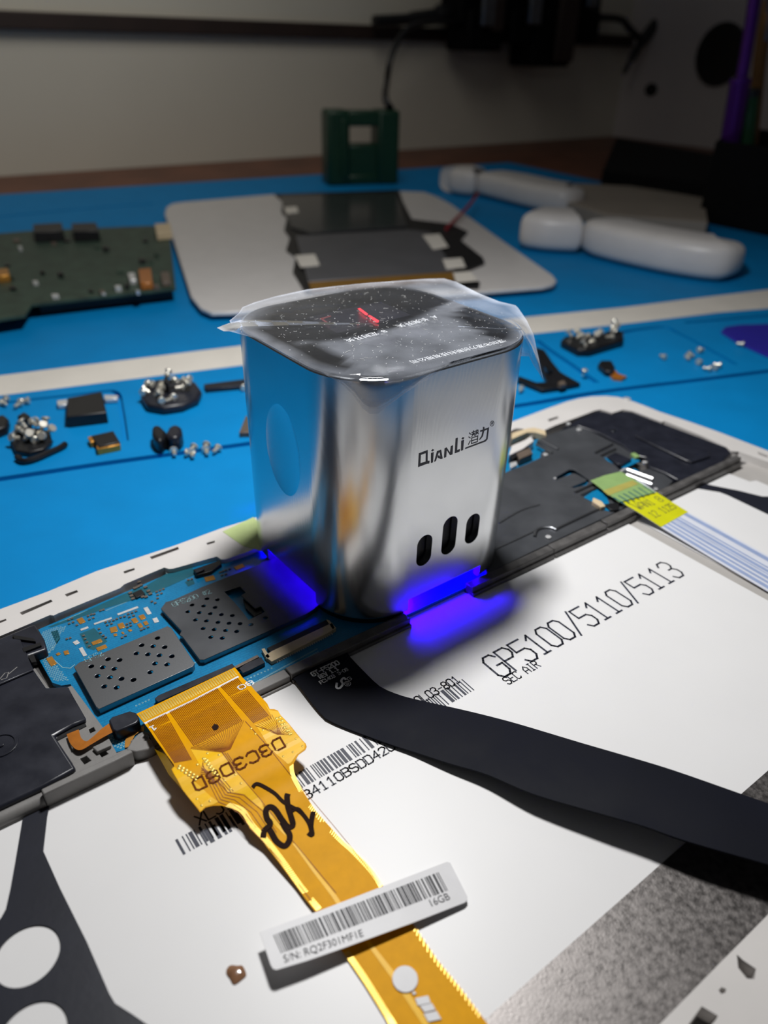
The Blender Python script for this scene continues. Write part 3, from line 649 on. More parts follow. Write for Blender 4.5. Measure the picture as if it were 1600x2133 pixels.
# black brackets lying on the white sheet, left and right
hole1 = []
cxy = at(57, 1990, ZS + .3); e_r = (at(123, 1986, ZS + .3) - cxy).length
hole1 = circ(cxy, e_r, 40); c2 = at(68, 2158, ZS + .3); hole2 = circ(c2, e_r * .98, 40)
bk = px([(52, 1700), (103, 1676), (98, 1700), (91, 1762), (90, 1772), (108, 1812), (125, 1850), (181, 1962), (228, 2070), (240, 2090), (275, 2112), (330, 2150), (380, 2190)], ZS + .3) + px([(120, 2420), (-120, 2420), (-120, 2020), (-40, 1960), (2, 1912), (12, 1894), (22, 1850), (31, 1800), (47, 1706)], ZS + .3)
bm = nb(); poly(bm, [bk, hole1, hole2], ZS, ZS + .3); build('bracket', bm, M['black_tape'], tab)
bm = nb(); ppoly(bm, [(1446, 1015), (1453, 1009), (1466, 1007), (1484, 1011), (1540, 1022), (1588, 1034), (1620, 1034), (1690, 1050), (1800, 1090), (1800, 1158), (1600, 1070), (1516, 1030), (1500, 1024)], ZS, ZS + .3); build('bracket', bm, M['black_tape'], tab)
# steel strip along the near edge
bm = nb(); poly(bm, [px([(1000, 2133), (1388, 1790.5), (1600, 1606)], ZS + .1) + [ab(186, -36), ab(186, -18.7), ab(40, -18.7), ab(40, -36)]], 3.06, ZS + .12); build('steel_strip', bm, M['metalplate'], tab)

# printing on the white sheet (along the tablet's long side)
zi = ZS + .03
bm = nb()
a0, bb = AB(1040, 1408, zi); a1, b1_ = AB(1429, 1197, zi); at_, bt_ = AB(1024, 1364, zi)
chh = bb - AB(1095, 1324, zi)[1]
hb = AB(1146, 1355, zi)[1] - AB(1095, 1322, zi)[1]
ntx = 16; cwid = (a1 - a0) / (ntx + (ntx - 1) * .22)
strokes(bm, 'GP5100/5110/5113', ab(a0, AB(1146, 1356, zi)[1], zi), EX, -EY, cwid, hb, .58, adv=1.22)
a2, b2_ = AB(1060, 1426, zi); a3, _ = AB(1127, 1388, zi)
strokes(bm, 'SEC AIR', ab(a2, b2_, zi), EX, -EY, (a3 - a2) / (7 + 6 * .3), 2.4, .33, adv=1.3)
# barcode + number right of the black strap
a4, b4 = AB(880, 1471, zi); a5, b5 = AB(984, 1433, zi)
barcode(bm, ab(a4 - 14, b5 + .8, zi), EX, -EY, a5 - a4 + 14, 4.4, .3, 5)
strokes(bm, 'SR0L03-801', ab(AB(952, 1421, zi)[0] - 1.62 * 10 + 1.2, AB(955, 1421, zi)[1] + .2, zi), EX, -EY, 1.25, 2.4, .33, adv=1.3)
# long barcode under strap and flex
a6, b6 = AB(632, 1640, zi); a7, b7 = AB(795, 1555, zi)
barcode(bm, ab(a6 - 26, b6, zi), EX, -EY, a7 - a6 + 28, abs(AB(632, 1640, zi)[1] - AB(622, 1612, zi)[1]) + .4, .26, 9)
strokes(bm, '34110BSDD42U23S', ab(AB(642, 1664, zi)[0] - .3, AB(650, 1658, zi)[1] + .2, zi), EX, -EY, 1.48, 2.15, .34, adv=1.28)
# short code at the left
strokes(bm, 'XLJ93', ab(AB(414, 1716, zi)[0], AB(416, 1718, zi)[1], zi), EX, -EY, 1.5, 2.3, .36, adv=1.28)
a8, b8 = AB(432, 1760, zi)
barcode(bm, ab(a8 - .2, b8 + .1, zi), EX, -EY, 11, 3.4, .3, 21)
build('printed_code', bm, M['ink'], disp)

# speakers
zsl = 7.0
bm = nb(); poly(bm, [[ab(-58, -167)] + px([(0, 1329), (62, 1303), (74, 1300), (92, 1330), (98, 1352), (62, 1364), (64, 1386), (96, 1432), (140, 1428), (180, 1499), (152, 1510), (113, 1531), (158, 1600), (86, 1640), (0, 1680)], zsl) + [ab(-58, -116.6)]], 2.8, zsl)
spk = build('speaker_box', bm, M['speaker'], tab, bevel=.5, seg=2)
bm = nb(); ppoly(bm, [(0, 1340), (40, 1326), (70, 1395), (0, 1425), (-30, 1436), (-30, 1352)], zsl, zsl + .5); build('raised_pad', bm, M['speaker'], spk, bevel=.3)
bm = nb(); ribbon(bm, px([(18, 1404), (36, 1389)], zsl + .53), .25); ribbon(bm, px([(0, 1414), (10, 1402), (18, 1400), (14, 1412), (2, 1416)], zsl + .53), .25)
build('moulded_mark', bm, M['gray_pl'], spk)
bm = nb(); c = at(2, 1552, zsl); poly(bm, [circ(c, 3.4, 24), circ(c, 2.6, 24)], zsl - .2, zsl + .25); poly(bm, [circ(c, .7, 12)], zsl - .2, zsl + .3); build('moulded_boss', bm, M['speaker'], spk, bevel=.12)
bm = nb(); ppoly(bm, [(112, 1532), (176, 1502), (180, 1512), (120, 1542)], 2.8, zsl - .8); build('clip_edge', bm, M['blackrub'], spk)
# clip structure between speaker and board
bm = nb()
for q in ([(26, 1322), (70, 1330), (74, 1336), (30, 1330)], [(46, 1350), (84, 1338), (86, 1344), (50, 1358)], [(58, 1366), (66, 1380), (76, 1378), (70, 1362)]):
    ppoly(bm, q, zsl - .4, zsl + .6)
build('clip_arm', bm, M['blackrub'], spk)
zsr = 5.7
bm = nb(); ppoly(bm, [(1168, 893), (1206, 872), (1244, 856), (1262, 858), (1276, 862), (1298, 856), (1319, 858), (1379, 881), (1514, 931), (1524, 944), (1505, 962), (1470, 979), (1424, 1001), (1408, 998), (1384, 984), (1352, 972), (1346, 952), (1318, 946), (1296, 926), (1250, 902), (1204, 886)], 2.8, zsr)
spk2 = build('speaker_box', bm, M['speaker'], tab, bevel=.5)
bm = nb(); ppoly(bm, [(1322, 906), (1340, 893), (1400, 905), (1478, 938), (1480, 950), (1442, 962), (1428, 958)], zsr, zsr + .9); build('raised_pad', bm, M['speaker'], spk2, bevel=.5)
bm = nb(); cyl(bm, at(1278, 898, zsr), 1.0, zsr, zsr + .3); build('speaker_screw', bm, M['steelbar'], spk2, bevel=.1)

# ------------------------------------------------------------------ motherboard
pcb_pts = px([(78, 1312), (67, 1347), (84, 1378), (109, 1422), (128, 1428), (147, 1425), (160, 1448), (196, 1500), (240, 1567), (264, 1561), (290, 1546)], ZP) + [ab(36, -119.2), ab(214, -119.2), ab(217, -140), ab(214, -172), ab(196, -174), ab(60, -172)]
bm = nb(); poly(bm, [pcb_pts], 3.4, ZP)
mb = build('motherboard', bm, M['pcb'], tab)
zq = ZP + .03
def pp(pts, z=zq): return [bmv for bmv in px(pts, z)]
def flat(bm, pts, z): bm.faces.new([bm.verts.new(at(u, v, z)) for u, v in pts])
bm = nb()
ppoly(bm, [(100, 1306), (160, 1281), (270, 1232), (300, 1222), (345, 1196), (400, 1180), (408, 1196), (350, 1222), (290, 1246), (230, 1264), (150, 1292), (108, 1306)], ZP, ZP + .04); build('board_margin', bm, M['pcb2'], mb)
# via dot fields
bm = nb()
def inpoly(p, pl):
    r = False
    for (x1, y1), (x2, y2) in zip(pl, pl[1:] + pl[:1]):
        if (y1 > p[1]) != (y2 > p[1]) and p[0] < (x2 - x1) * (p[1] - y1) / (y2 - y1) + x1: r = not r
    return r
def dots(bm, pl, pitch, r, ring=True):
    P = [AB(u, v, zq) for u, v in pl]; a0_ = min(p[0] for p in P); a1_ = max(p[0] for p in P); b0_ = min(p[1] for p in P); b1__ = max(p[1] for p in P)
    j = 0; b_ = b0_
    while b_ < b1__:
        a_ = a0_ + (pitch / 2 if j % 2 else 0)
        while a_ < a1_:
            if inpoly((a_, b_), P):
                c = ab(a_, b_, zq)
                n = 8; o_ = [bm.verts.new(c + Vector((r * math.cos(2 * math.pi * k / n), r * math.sin(2 * math.pi * k / n), 0))) for k in range(n)]
                i_ = [bm.verts.new(c + Vector((r * .5 * math.cos(2 * math.pi * k / n), r * .5 * math.sin(2 * math.pi * k / n), 0))) for k in range(n)]
                for k in range(n): bm.faces.new((o_[k], o_[(k + 1) % n], i_[(k + 1) % n], i_[k]))
            a_ += pitch
        b_ += pitch * .8; j += 1
dots(bm, [(70, 1344), (86, 1318), (112, 1306), (140, 1304), (120, 1330), (112, 1354), (100, 1362), (110, 1378), (144, 1416), (112, 1420)], .62, .2)
dots(bm, [(226, 1535), (250, 1520), (282, 1502), (294, 1514), (270, 1540), (262, 1558), (240, 1562)], .75, .24)
for (u0, v0, u1, v1, n_) in ((320, 1430, 420, 1372, 22), (520, 1428, 660, 1352, 40), (522, 1434, 662, 1358, 40), (524, 1440, 664, 1364, 40), (516, 1414, 566, 1392, 8), (526, 1392, 544, 1384, 4), (284, 1470, 310, 1458, 5)):
    for i in range(n_):
        u = u0 + (u1 - u0) * i / (n_ - 1); v = v0 + (v1 - v0) * i / (n_ - 1)
        c = at(u, v, zq); n = 8; r = .22
        o_ = [bm.verts.new(c + Vector((r * math.cos(2 * math.pi * k / n), r * math.sin(2 * math.pi * k / n), 0))) for k in range(n)]
        i_ = [bm.verts.new(c + Vector((r * .5 * math.cos(2 * math.pi * k / n), r * .5 * math.sin(2 * math.pi * k / n), 0))) for k in range(n)]
        for k in range(n): bm.faces.new((o_[k], o_[(k + 1) % n], i_[(k + 1) % n], i_[k]))
build('via_dots', bm, M['viaink'], mb)
# thin etched lines
bm = nb()
for pts in ([(124, 1296), (180, 1272), (216, 1264), (262, 1250)], [(220, 1272), (268, 1252)], [(312, 1232), (340, 1222), (352, 1216)], [(338, 1230), (346, 1214), (352, 1200), (344, 1190)], [(380, 1196), (388, 1206)], [(100, 1360), (118, 1340), (124, 1330)], [(110, 1372), (130, 1390), (148, 1392)], [(146, 1252 + 140), (156, 1384)]):
    ribbon(bm, px(pts, zq), .16)
build('etched_lines', bm, M['viaink'], mb)
# dark blue islands
bm = nb()
for q in ([(106, 1316), (120, 1312), (126, 1330), (118, 1342), (112, 1330)], [(385, 1212), (402, 1206), (406, 1216), (392, 1222)], [(166, 1320), (196, 1308), (224, 1336), (196, 1354), (180, 1350)], [(560, 1408), (640, 1370), (644, 1374), (564, 1413)]):
    flat(bm, q, zq)
build('board_islands', bm, M['pcb2'], mb)
# bare silver bars and pads
def pads(name, m_, L, h=.12):
    for q in L:
        b_ = nb(); ppoly(b_, q, ZP, ZP + h); build(name, b_, M[m_], mb)
def bar(u0, v0, u1, v1, w):           # thin pad along a pixel line
    p, q = at(u0, v0, ZP), at(u1, v1, ZP); t = (q - p).normalized(); n = Vector((-t.y, t.x, 0)) * w / 2
    return [p + n, q + n, q - n, p - n]
def bars(name, m_, L, h=.15):
    for (u0, v0, u1, v1, w) in L:
        b_ = nb(); poly(b_, [bar(u0, v0, u1, v1, w)], ZP, ZP + h); build(name, b_, M[m_], mb, bevel=.04)
bars('silver_pad', 'silver', [(196, 1301, 233, 1288, .7), (245, 1281, 288, 1265, .8), (168, 1313, 184, 1307, .8), (156, 1336, 162, 1342, 1.2), (168, 1350, 178, 1367, .9), (303, 1266, 312, 1280, 1.1), (322, 1288, 327, 1297, 1.2)])
bars('copper_pad', 'goldpad', [(137, 1356, 140, 1364, 1.1), (102, 1370, 113, 1386, 1.4), (118, 1365, 125, 1361, .9), (230, 1314, 244, 1310, 2.2), (247, 1306, 259, 1302, 2.2), (276, 1295, 286, 1291, 2.1), (291, 1288, 302, 1284, 2.0), (288, 1305, 296, 1302, 1.8), (300, 1300, 308, 1297, 1.6), (163, 1296, 175, 1291, 2.4), (192, 1342, 212, 1334, 1.4), (202, 1354, 222, 1346, 1.4), (427, 1208, 447, 1203, 2.2), (490, 1185, 508, 1178, 1.8), (237, 1324, 244, 1322, 1.0), (254, 1320, 258, 1318, .9), (268, 1315, 274, 1312, .9)])
# tiny components: ceramic body with tin ends
def chip(u, v, du, dv, w, h=.45, m_='ceramic'):
    p, q = at(u, v, ZP), at(u + du, v + dv, ZP); t = (q - p).normalized(); n = Vector((-t.y, t.x, 0)) * w / 2
    b_ = nb(); poly(b_, [[p + n, q + n, q - n, p - n]], ZP, ZP + h); o = build('capacitor' if m_ == 'ceramic' else 'chip', b_, M[m_], mb, bevel=.05)
    o.data.materials.append(M['silver'])
    mid = (p + q) / 2; L = (q - p).length / 2; off = worg(o)
    for f in o.data.polygons:
        c = (f.center + off) / S
        if abs((c - mid).dot(t)) > L * .55: f.material_index = 1
    return o
for u, v in ((278, 1228), (284, 1225), (290, 1222), (300, 1226), (306, 1234), (310, 1240), (268, 1238), (271, 1244), (274, 1250), (294, 1246), (301, 1246), (286, 1215), (280, 1244)): chip(u, v, 7, -2.5, .8)
b_ = nb(); ppoly(b_, [(276, 1235), (294, 1227), (302, 1236), (284, 1245)], ZP, ZP + .7); build('controller_chip', b_, M['blackrub'], mb, bevel=.06)
for u, v in ((324, 1235), (331, 1232), (338, 1229), (326, 1241), (334, 1238), (141, 1293), (148, 1290), (142, 1301), (150, 1298), (158, 1304), (181, 1285), (188, 1282), (194, 1281), (184, 1292), (192, 1289), (207, 1274), (213, 1272), (218, 1298), (226, 1296), (234, 1294), (241, 1291), (249, 1288), (257, 1286), (221, 1304), (230, 1301), (265, 1281), (273, 1278), (281, 1275), (267, 1287), (276, 1284), (262, 1302), (269, 1299), (263, 1308), (270, 1305), (204, 1312), (207, 1320), (213, 1326), (218, 1330), (172, 1326), (175, 1333), (179, 1340), (184, 1348), (252, 1330), (259, 1326), (292, 1314), (298, 1311), (306, 1308), (314, 1255), (321, 1258), (326, 1248), (456, 1194), (462, 1192), (468, 1190), (476, 1187), (460, 1200), (468, 1198), (390, 1210), (397, 1208), (144, 1331), (137, 1333)): chip(u, v, 5, -1.8, .55, .3)
# upright black slots near the bezel
b_ = nb(); ppoly(b_, [(402, 1186), (430, 1176), (458, 1166), (462, 1174), (440, 1190), (410, 1198)], ZP, ZP + 1.2); build('socket', b_, M['blackrub'], mb, bevel=.2)
b_ = nb(); ppoly(b_, [(405, 1188), (424, 1181), (426, 1186), (408, 1193)], ZP + 1.2, ZP + 1.9); build('socket', b_, M['speaker'], mb, bevel=.15)

# shield cans ---------------------------------------------------------------
def hole(u, v, r, z): return circ(at(u, v, z), r, 14)
c1 = [(154, 1389), (165, 1380), (349, 1304), (358, 1309), (406, 1382), (402, 1388), (206, 1477), (200, 1472)]
c1h = [(190, 1388), (214, 1378), (238, 1372), (225, 1372), (249, 1376), (203, 1411), (228, 1413), (239, 1392), (253, 1414), (278, 1416), (217, 1430), (243, 1432), (295, 1344), (318, 1345), (343, 1347), (328, 1328), (283, 1360), (308, 1362), (332, 1365), (358, 1367), (323, 1382), (348, 1384), (313, 1400)]
c1h = [(190, 1388), (214, 1390), (238, 1393), (225, 1373), (249, 1375), (203, 1408), (229, 1411), (253, 1414), (278, 1416), (217, 1430), (243, 1432), (295, 1344), (319, 1346), (343, 1348), (328, 1329), (284, 1361), (308, 1363), (332, 1365), (358, 1367), (323, 1382), (348, 1384), (313, 1400)]
zt1 = 6.4
bm = nb(); poly(bm, [px(c1, zt1)] + [hole(u, v, .62, zt1) for u, v in c1h], zt1 - .25, zt1)
sc1 = build('shield_can', bm, M['can'], mb, bevel=.08)
def walls(pts, z0, z1, th, m_, par):
    P = px(pts, z1); c = sum(P, Vector()) / len(P)
    P = [p + (c - p).normalized() * .12 for p in P]
    Q = [p + (c - p).normalized() * th for p in P]
    b_ = nb(); poly(b_, [P, Q], z0, z1 - .26); return build('can_wall', b_, M[m_], par)
walls(c1, ZP, zt1, .3, 'can', sc1)
c2p = [(335, 1268), (345, 1254), (360, 1250), (420, 1223), (540, 1176), (566, 1150), (660, 1236), (664, 1262), (640, 1278), (425, 1374), (416, 1374), (380, 1326), (374, 1322), (378, 1314)]
c2h = [(400, 1260), (424, 1262), (448, 1265), (431, 1247), (453, 1249), (391, 1274), (415, 1276), (438, 1278), (461, 1280), (484, 1282), (407, 1291), (430, 1293), (454, 1296), (477, 1298), (500, 1299), (523, 1301), (423, 1309), (446, 1311), (470, 1313), (493, 1315), (439, 1327), (463, 1329), (553, 1287)]
zt2 = 6.2
win = px([(467, 1232), (500, 1222), (512, 1234), (502, 1240), (532, 1268), (543, 1263), (552, 1274), (518, 1291), (507, 1276), (490, 1256), (475, 1240)], zt2)
bm = nb(); poly(bm, [px(c2p, zt2), win] + [hole(u, v, .6, zt2) for u, v in c2h], zt2 - .25, zt2)
sc2 = build('shield_can', bm, M['can_dark'], mb, bevel=.08); sc2['label'] = 'darker shield plate with a window'
walls(c2p, ZP, zt2, .3, 'can', sc2)
bm = nb(); ppoly(bm, [(506, 1246), (532, 1270), (540, 1266), (546, 1275), (530, 1284), (512, 1266)], ZP + .1, ZP + .9); build('window_chip', bm, M['blackrub'], sc2)
# stamped lettering on the shields
def canwords(par, text, p0, p1, z, hgt, m_='viaink'):
    A_, B_ = at(*p0, z), at(*p1, z); ux = (B_ - A_).normalized(); uy = Vector((-ux.y, ux.x, 0)); n = len(text)
    cw_ = (B_ - A_).length / (n + (n - 1) * .25)
    b_ = nb(); strokes(b_, text, A_, ux, uy, cw_, hgt, .17, 1.25); return build('stamped_text', b_, M[m_], par)
canwords(sc2, 'GP5200 #2', (362, 1264), (441, 1235), zt2 + .03, 1.9)
canwords(sc1, 'GP52', (181, 1380), (216, 1364), zt1 + .03, 1.8)

# big right-hand shield
c3 = [(1000, 1140), (1000, 1010), (1057, 982), (1098, 966), (1126, 953), (1126, 946), (1140, 934), (1118, 918), (1140, 906), (1163, 898), (1203, 887), (1228, 896), (1262, 914), (1296, 930), (1322, 950), (1310, 960), (1284, 972), (1296, 982), (1330, 982), (1352, 976), (1384, 988), (1402, 1002), (1390, 1014), (1330, 1044), (1291, 1062), (1246, 1084), (1180, 1115), (1100, 1153), (1015, 1194)]
zt3 = 6.2
wq = px([(1154, 996), (1186, 978), (1196, 978), (1228, 1000), (1222, 1010), (1196, 1016), (1180, 1012), (1164, 1002)], zt3)
bm = nb(); poly(bm, [px(c3, zt3), wq], zt3 - .3, zt3); sc3 = build('shield_can', bm, M['can_dark'], mb, bevel=.1); sc3['label'] = 'large dark shield plate right of the metal box'
walls(c3, ZP, zt3, .5, 'can_dark', sc3)
bm = nb(); poly(bm, [rrect(at(1192, 998, zt3), EX, 4.6, 3.2, 1.2)], ZP, zt3 - .35); build('window_chip', bm, M['can_dark'], sc3, bevel=.2)
def ridge(pts, r, m_, par, z, nm='pressed_rib'):
    b_ = nb(); tube(b_, smoothline([at(u, v, z) for u, v in pts], 4), r, 10); return build(nm, b_, M[m_], par, smooth=True)
ridge([(1040, 1090), (1085, 1064), (1124, 1052)], .35, 'can', sc3, zt3)
ridge([(1020, 1150), (1060, 1132), (1108, 1110), (1116, 1106)], .45, 'can', sc3, zt3 - .1)
ridge([(1114, 1118), (1118, 1106), (1130, 1100), (1148, 1100), (1158, 1104), (1164, 1100), (1210, 1078), (1250, 1060), (1270, 1052)], .55, 'can', sc3, zt3 + .1)
ridge([(1124, 1128), (1126, 1118), (1136, 1112), (1150, 1112), (1160, 1116)], .5, 'can', sc3, zt3 - .5)
for q in ([(1127, 918), (1162, 936)], [(1118, 926), (1150, 944)], [(1240, 944), (1276, 926)], [(1252, 950), (1282, 936)], [(1198, 1026), (1238, 1008)], [(1212, 1032), (1246, 1016)]): ridge(q, .55, 'can', sc3, zt3 + .15, 'spring_finger')
for q in ([(1307, 979), (1360, 998)], [(1306, 990), (1358, 1010)]): ridge(q, .75, 'silver', sc3, zt3 + .6, 'spring_finger')
ridge([(1292, 984), (1300, 978), (1308, 978)], .5, 'silver', sc3, zt3 + .3, 'spring_finger')
for u, v, r in ((1206, 896, 1.0), (1184, 884, .9), (1136, 948, .9), (1343, 964, .9), (1366, 1020, .7), (1156, 998, .5), (1142, 1120, .9)):
    b_ = nb(); cyl(b_, at(u, v, zt3), r, zt3 - .4, zt3 + .45); build('shield_screw', b_, M['silver'], sc3, bevel=.2)
for q, m_, h in (([(1066, 928), (1094, 916), (1106, 908), (1112, 918), (1090, 934), (1060, 948)], 'white_pl', 2.2), ([(1062, 938), (1096, 924), (1106, 936), (1066, 956)], 'blackrub', 1.6), ([(1076, 944), (1104, 932), (1110, 944), (1082, 956)], 'ceramic', 1.8), ([(1066, 902), (1098, 892), (1112, 890), (1136, 896), (1138, 906), (1116, 900), (1098, 900), (1066, 914)], 'beige', 1.6), ([(1062, 964), (1076, 960), (1078, 968), (1064, 974)], 'silver', .6), ([(1266, 950), (1282, 942), (1316, 956), (1296, 968), (1286, 966)], 'speaker', 1.6), ([(1314, 944), (1322, 942), (1334, 950), (1324, 953)], 'greentape', 1.4), ([(1236, 1036), (1254, 1044), (1262, 1054), (1252, 1056), (1234, 1044)], 'beige', 1.8), ([(1258, 1050), (1290, 1046), (1290, 1062), (1272, 1062)], 'blackrub', 1.2)):
    b_ = nb(); ppoly(b_, q, ZP, ZP + h + 1.2); build('connector_block', b_, M[m_], mb, bevel=.2)
b_ = nb(); ppoly(b_, [(1216, 1036), (1250, 1014), (1262, 1030), (1276, 1066), (1256, 1062), (1240, 1048)], zt3, zt3 + .12); build('blue_patch', b_, M['pcb'], sc3)
b_ = nb(); ppoly(b_, [(1258, 952), (1290, 964), (1320, 954), (1334, 960), (1300, 976), (1286, 970), (1266, 960)], zt3, zt3 + .12); build('blue_patch', b_, M['pcb'], sc3)
# white connectors on the near edge of the board
def conn(P4, z1, m_, name, par=mb, slots=None):
    b_ = nb(); ppoly(b_, P4, ZP, z1); return build(name, b_, M[m_], par, bevel=.08)
cn = conn([(551, 1366), (566, 1356), (692, 1297), (698, 1308), (684, 1318), (566, 1378)], ZP + 1.1, 'beige', 'board_connector')
b_ = nb(); ppoly(b_, [(556, 1350), (680, 1291), (688, 1299), (566, 1358)], ZP, ZP + .9); build('latch', b_, M['blackrub'], cn)
b_ = nb(); ppoly(b_, [(545, 1352), (551, 1350), (562, 1368), (556, 1372)], ZP, ZP + 1.1); build('end_lug', b_, M['beige'], cn)
b_ = nb(); ppoly(b_, [(680, 1290), (686, 1292), (700, 1308), (694, 1312)], ZP, ZP + 1.1); build('end_lug', b_, M['beige'], cn)
b_ = nb()
for i in range(26):
    u = 576 + (690 - 576) * i / 25; v = 1378 + (1320 - 1378) * i / 25
    c = at(u, v, ZP); obox(b_, c, EX, .16, .55, ZP + .01, ZP + .25)
build('solder_pins', b_, M['silver'], cn)
cn2 = conn([(498, 1392), (512, 1382), (544, 1368), (552, 1380), (520, 1396), (506, 1402)], ZP + 1.2, 'speaker', 'board_connector'); cn2['label'] = 'small black connector'
b_ = nb(); ppoly(b_, [(488, 1388), (536, 1364), (540, 1368), (492, 1392)], ZP, ZP + 1.3); build('latch', b_, M['ceramic'], cn2)
b_ = nb()
for i in range(11):
    u = 506 + (544 - 506) * i / 10; v = 1405 + (1388 - 1405) * i / 10
    obox(b_, at(u, v, ZP), EX, .14, .45, ZP + .01, ZP + .25)
build('solder_pins', b_, M['silver'], cn2)
b_ = nb(); ppoly(b_, [(322, 1455), (330, 1448), (484, 1382), (490, 1390), (330, 1462)], ZP, ZP + 1.3); cn3 = build('board_connector', b_, M['speaker'], mb, bevel=.1); cn3['label'] = 'long black connector holding the amber flex'

# plastic and metal frame walls between the board and the display
ZR = 7.4
bm = nb(); ppoly(bm, [(68, 1394), (72, 1390), (100, 1430), (112, 1440), (150, 1428), (168, 1452), (214, 1514), (243, 1568), (272, 1556), (280, 1562), (200, 1602), (88, 1652), (85, 1642), (156, 1604), (150, 1590), (112, 1534), (178, 1506), (142, 1432), (96, 1440)], 3.1, 6.0, holes=[[(166, 1580), (180, 1574), (190, 1584), (176, 1592)], [(202, 1564), (216, 1560), (226, 1570), (212, 1577)], [(184, 1519), (195, 1514), (199, 1522), (188, 1527)]]); fr = build('plastic_frame', bm, M['gray_pl'], tab, bevel=.2)
bm = nb(); ppoly(bm, [(85, 1644), (120, 1627), (180, 1599), (234, 1575), (262, 1561), (270, 1561), (277, 1566), (238, 1586), (172, 1617), (90, 1655)], 2.9, ZR); build('frame_wall', bm, M['gray_pl'], fr, bevel=.25)
for q in ([(144, 1545), (160, 1537), (166, 1548), (150, 1560)], [(192, 1556), (222, 1542), (232, 1552), (202, 1566)]):
    b_ = nb(); ppoly(b_, q, 6.0, 6.9); build('frame_block', b_, M['gray_pl'], fr, bevel=.2)
b_ = nb(); tube(b_, [ab(-58, -116.2, 4.2), ab(5.6, -115.9, 4.2)], 1.7, 16); build('rail', b_, M['gray_pl'], fr, smooth=True)
b_ = nb(); poly(b_, [rect(-58, 6, -118.6, -117.0)], 2.9, 4.4); poly(b_, [rect(-58, 6, -115.2, -114.2)], 2.9, 3.9); build('rail_base', b_, M['gray_pl'], fr)
# stepped rim along the board, left part lighter then dark magnesium
def rim(a0_, a1_, zt_, m_, bA=-119.1, bB=-116.2):
    b_ = nb(); poly(b_, [rect(a0_, a1_, bA, bB)], 2.9, zt_); poly(b_, [rect(a0_, a1_, bB - .2, bB + .7)], 2.9, zt_ - 1.6)
    return build('frame_rim', b_, M[m_], fr, bevel=.25)
rim(24.5, 62, 5.6, 'gray_pl'); rim(62.2, 98, 5.9, 'darkframe'); rim(119.5, 152, 6.3, 'darkframe'); rim(152.2, 176, 6.3, 'darkframe'); rim(176.2, 205, 6.6, 'darkframe'); rim(205.2, 252, 7.2, 'darkframe', -119.6, -117.2)
bm = nb(); ppoly(bm, [(262, 1562), (276, 1540), (288, 1528), (300, 1522), (312, 1528), (322, 1552), (310, 1560), (284, 1566)], 3, 6.2, holes=[[(296, 1535), (303, 1530), (309, 1534), (307, 1541), (300, 1543)]]); build('screw_lug', bm, M['gray_pl'], fr, bevel=.25)
bm = nb(); ribbon(bm, [at(u, v, ZP + .4) for u, v in ((268, 1556), (268, 1542), (276, 1528), (288, 1520), (300, 1518))], 1.5); build('lug_gold_ring', bm, M['goldpad'], fr)
# copper tail of the button flex and its black foam pad
def surfflat(z): return lambda u, v: at(u, v, z)
bm = nb()
for k in range(5):
    d = k * 3.4
    pts = [at(142 + d * 1.4, 1528 - d * .55, 6.9), at(150 + d * 1.2, 1548 - d * .7, 7.0), at(166 + d, 1560 - d, 7.2), at(188 + d * .6, 1549 - d, 7.2), at(210 + d * .35, 1536 - d * 1.3, 7.1), at(236, 1522 - d * 1.35, 7.0)]
    ribbon(bm, smoothline(pts, 5), .62)
build('button_flex_tail', bm, M['orangeflex'], tab)
bm = nb(); ppoly(bm, [(226, 1500), (234, 1492), (270, 1480), (284, 1484), (291, 1498), (284, 1506), (242, 1524), (234, 1520)], ZP, 7.6); build('foam_pad', bm, M['speaker'], tab, bevel=.35, seg=3)
# green tape under the left side of the box
bm = nb(); ppoly(bm, [(464, 1107), (528, 1077), (548, 1100), (560, 1150), (538, 1146), (505, 1136)], ZB, ZB + .12); build('green_tape', bm, M['palegreen'], tab)

# ------------------------------------------------------------------ amber flex
def zflex(b_):           # height of the amber flex along the tablet's short side
    T = [(-140, 6.6), (-128, 6.9), (-121, 8.0), (-114, 9.4), (-108, 9.8), (-102, 9.4), (-95, 8.0), (-88, 6.4), (-80, 5.2), (-70, 4.4), (-55, 3.95), (0, 3.9)]
    for (x0, y0), (x1, y1) in zip(T, T[1:]):
        if b_ <= x1:
            t = max(0, min(1, (b_ - x0) / (x1 - x0))); t = t * t * (3 - 2 * t); return y0 + (y1 - y0) * t
    return T[-1][1]
def fl(u, v, off=0.0):
    z = 6
    for _ in range(14):
        p = at(u, v, z); z = z * .4 + (zflex(p.dot(EY)) + off) * .6
    return at(u, v, z)
def liftflex(off): return lambda p: Vector((p.x, p.y, zflex(p.dot(EY)) + off))
def sheetpoly(bm, pts, off, surf=fl, lift=liftflex, step=1.0, fixed=None):
    """poly draped on the flex: filled, sliced along EY, then lifted"""
    tb = bmesh.new(); P = [surf(u, v, off) for u, v in pts]
    if fixed: P = fixed
    vs = [tb.verts.new((p.x, p.y, 0)) for p in P]
    ed = [tb.edges.new((vs[i], vs[(i + 1) % len(vs)])) for i in range(len(vs))]
    bmesh.ops.triangle_fill(tb, use_beauty=True, edges=ed, normal=(0, 0, 1))
    bs = [p.dot(EY) for p in P]; x = math.floor(min(bs) / step) * step + step
    while x < max(bs):
        bmesh.ops.bisect_plane(tb, geom=tb.verts[:] + tb.edges[:] + tb.faces[:], plane_co=EY * x, plane_no=EY); x += step
    lf = lift(off)
    for v in tb.verts: v.co = lf(v.co)
    me = bpy.data.meshes.new('t'); tb.to_mesh(me); tb.free(); bm.from_mesh(me); bpy.data.meshes.remove(me)
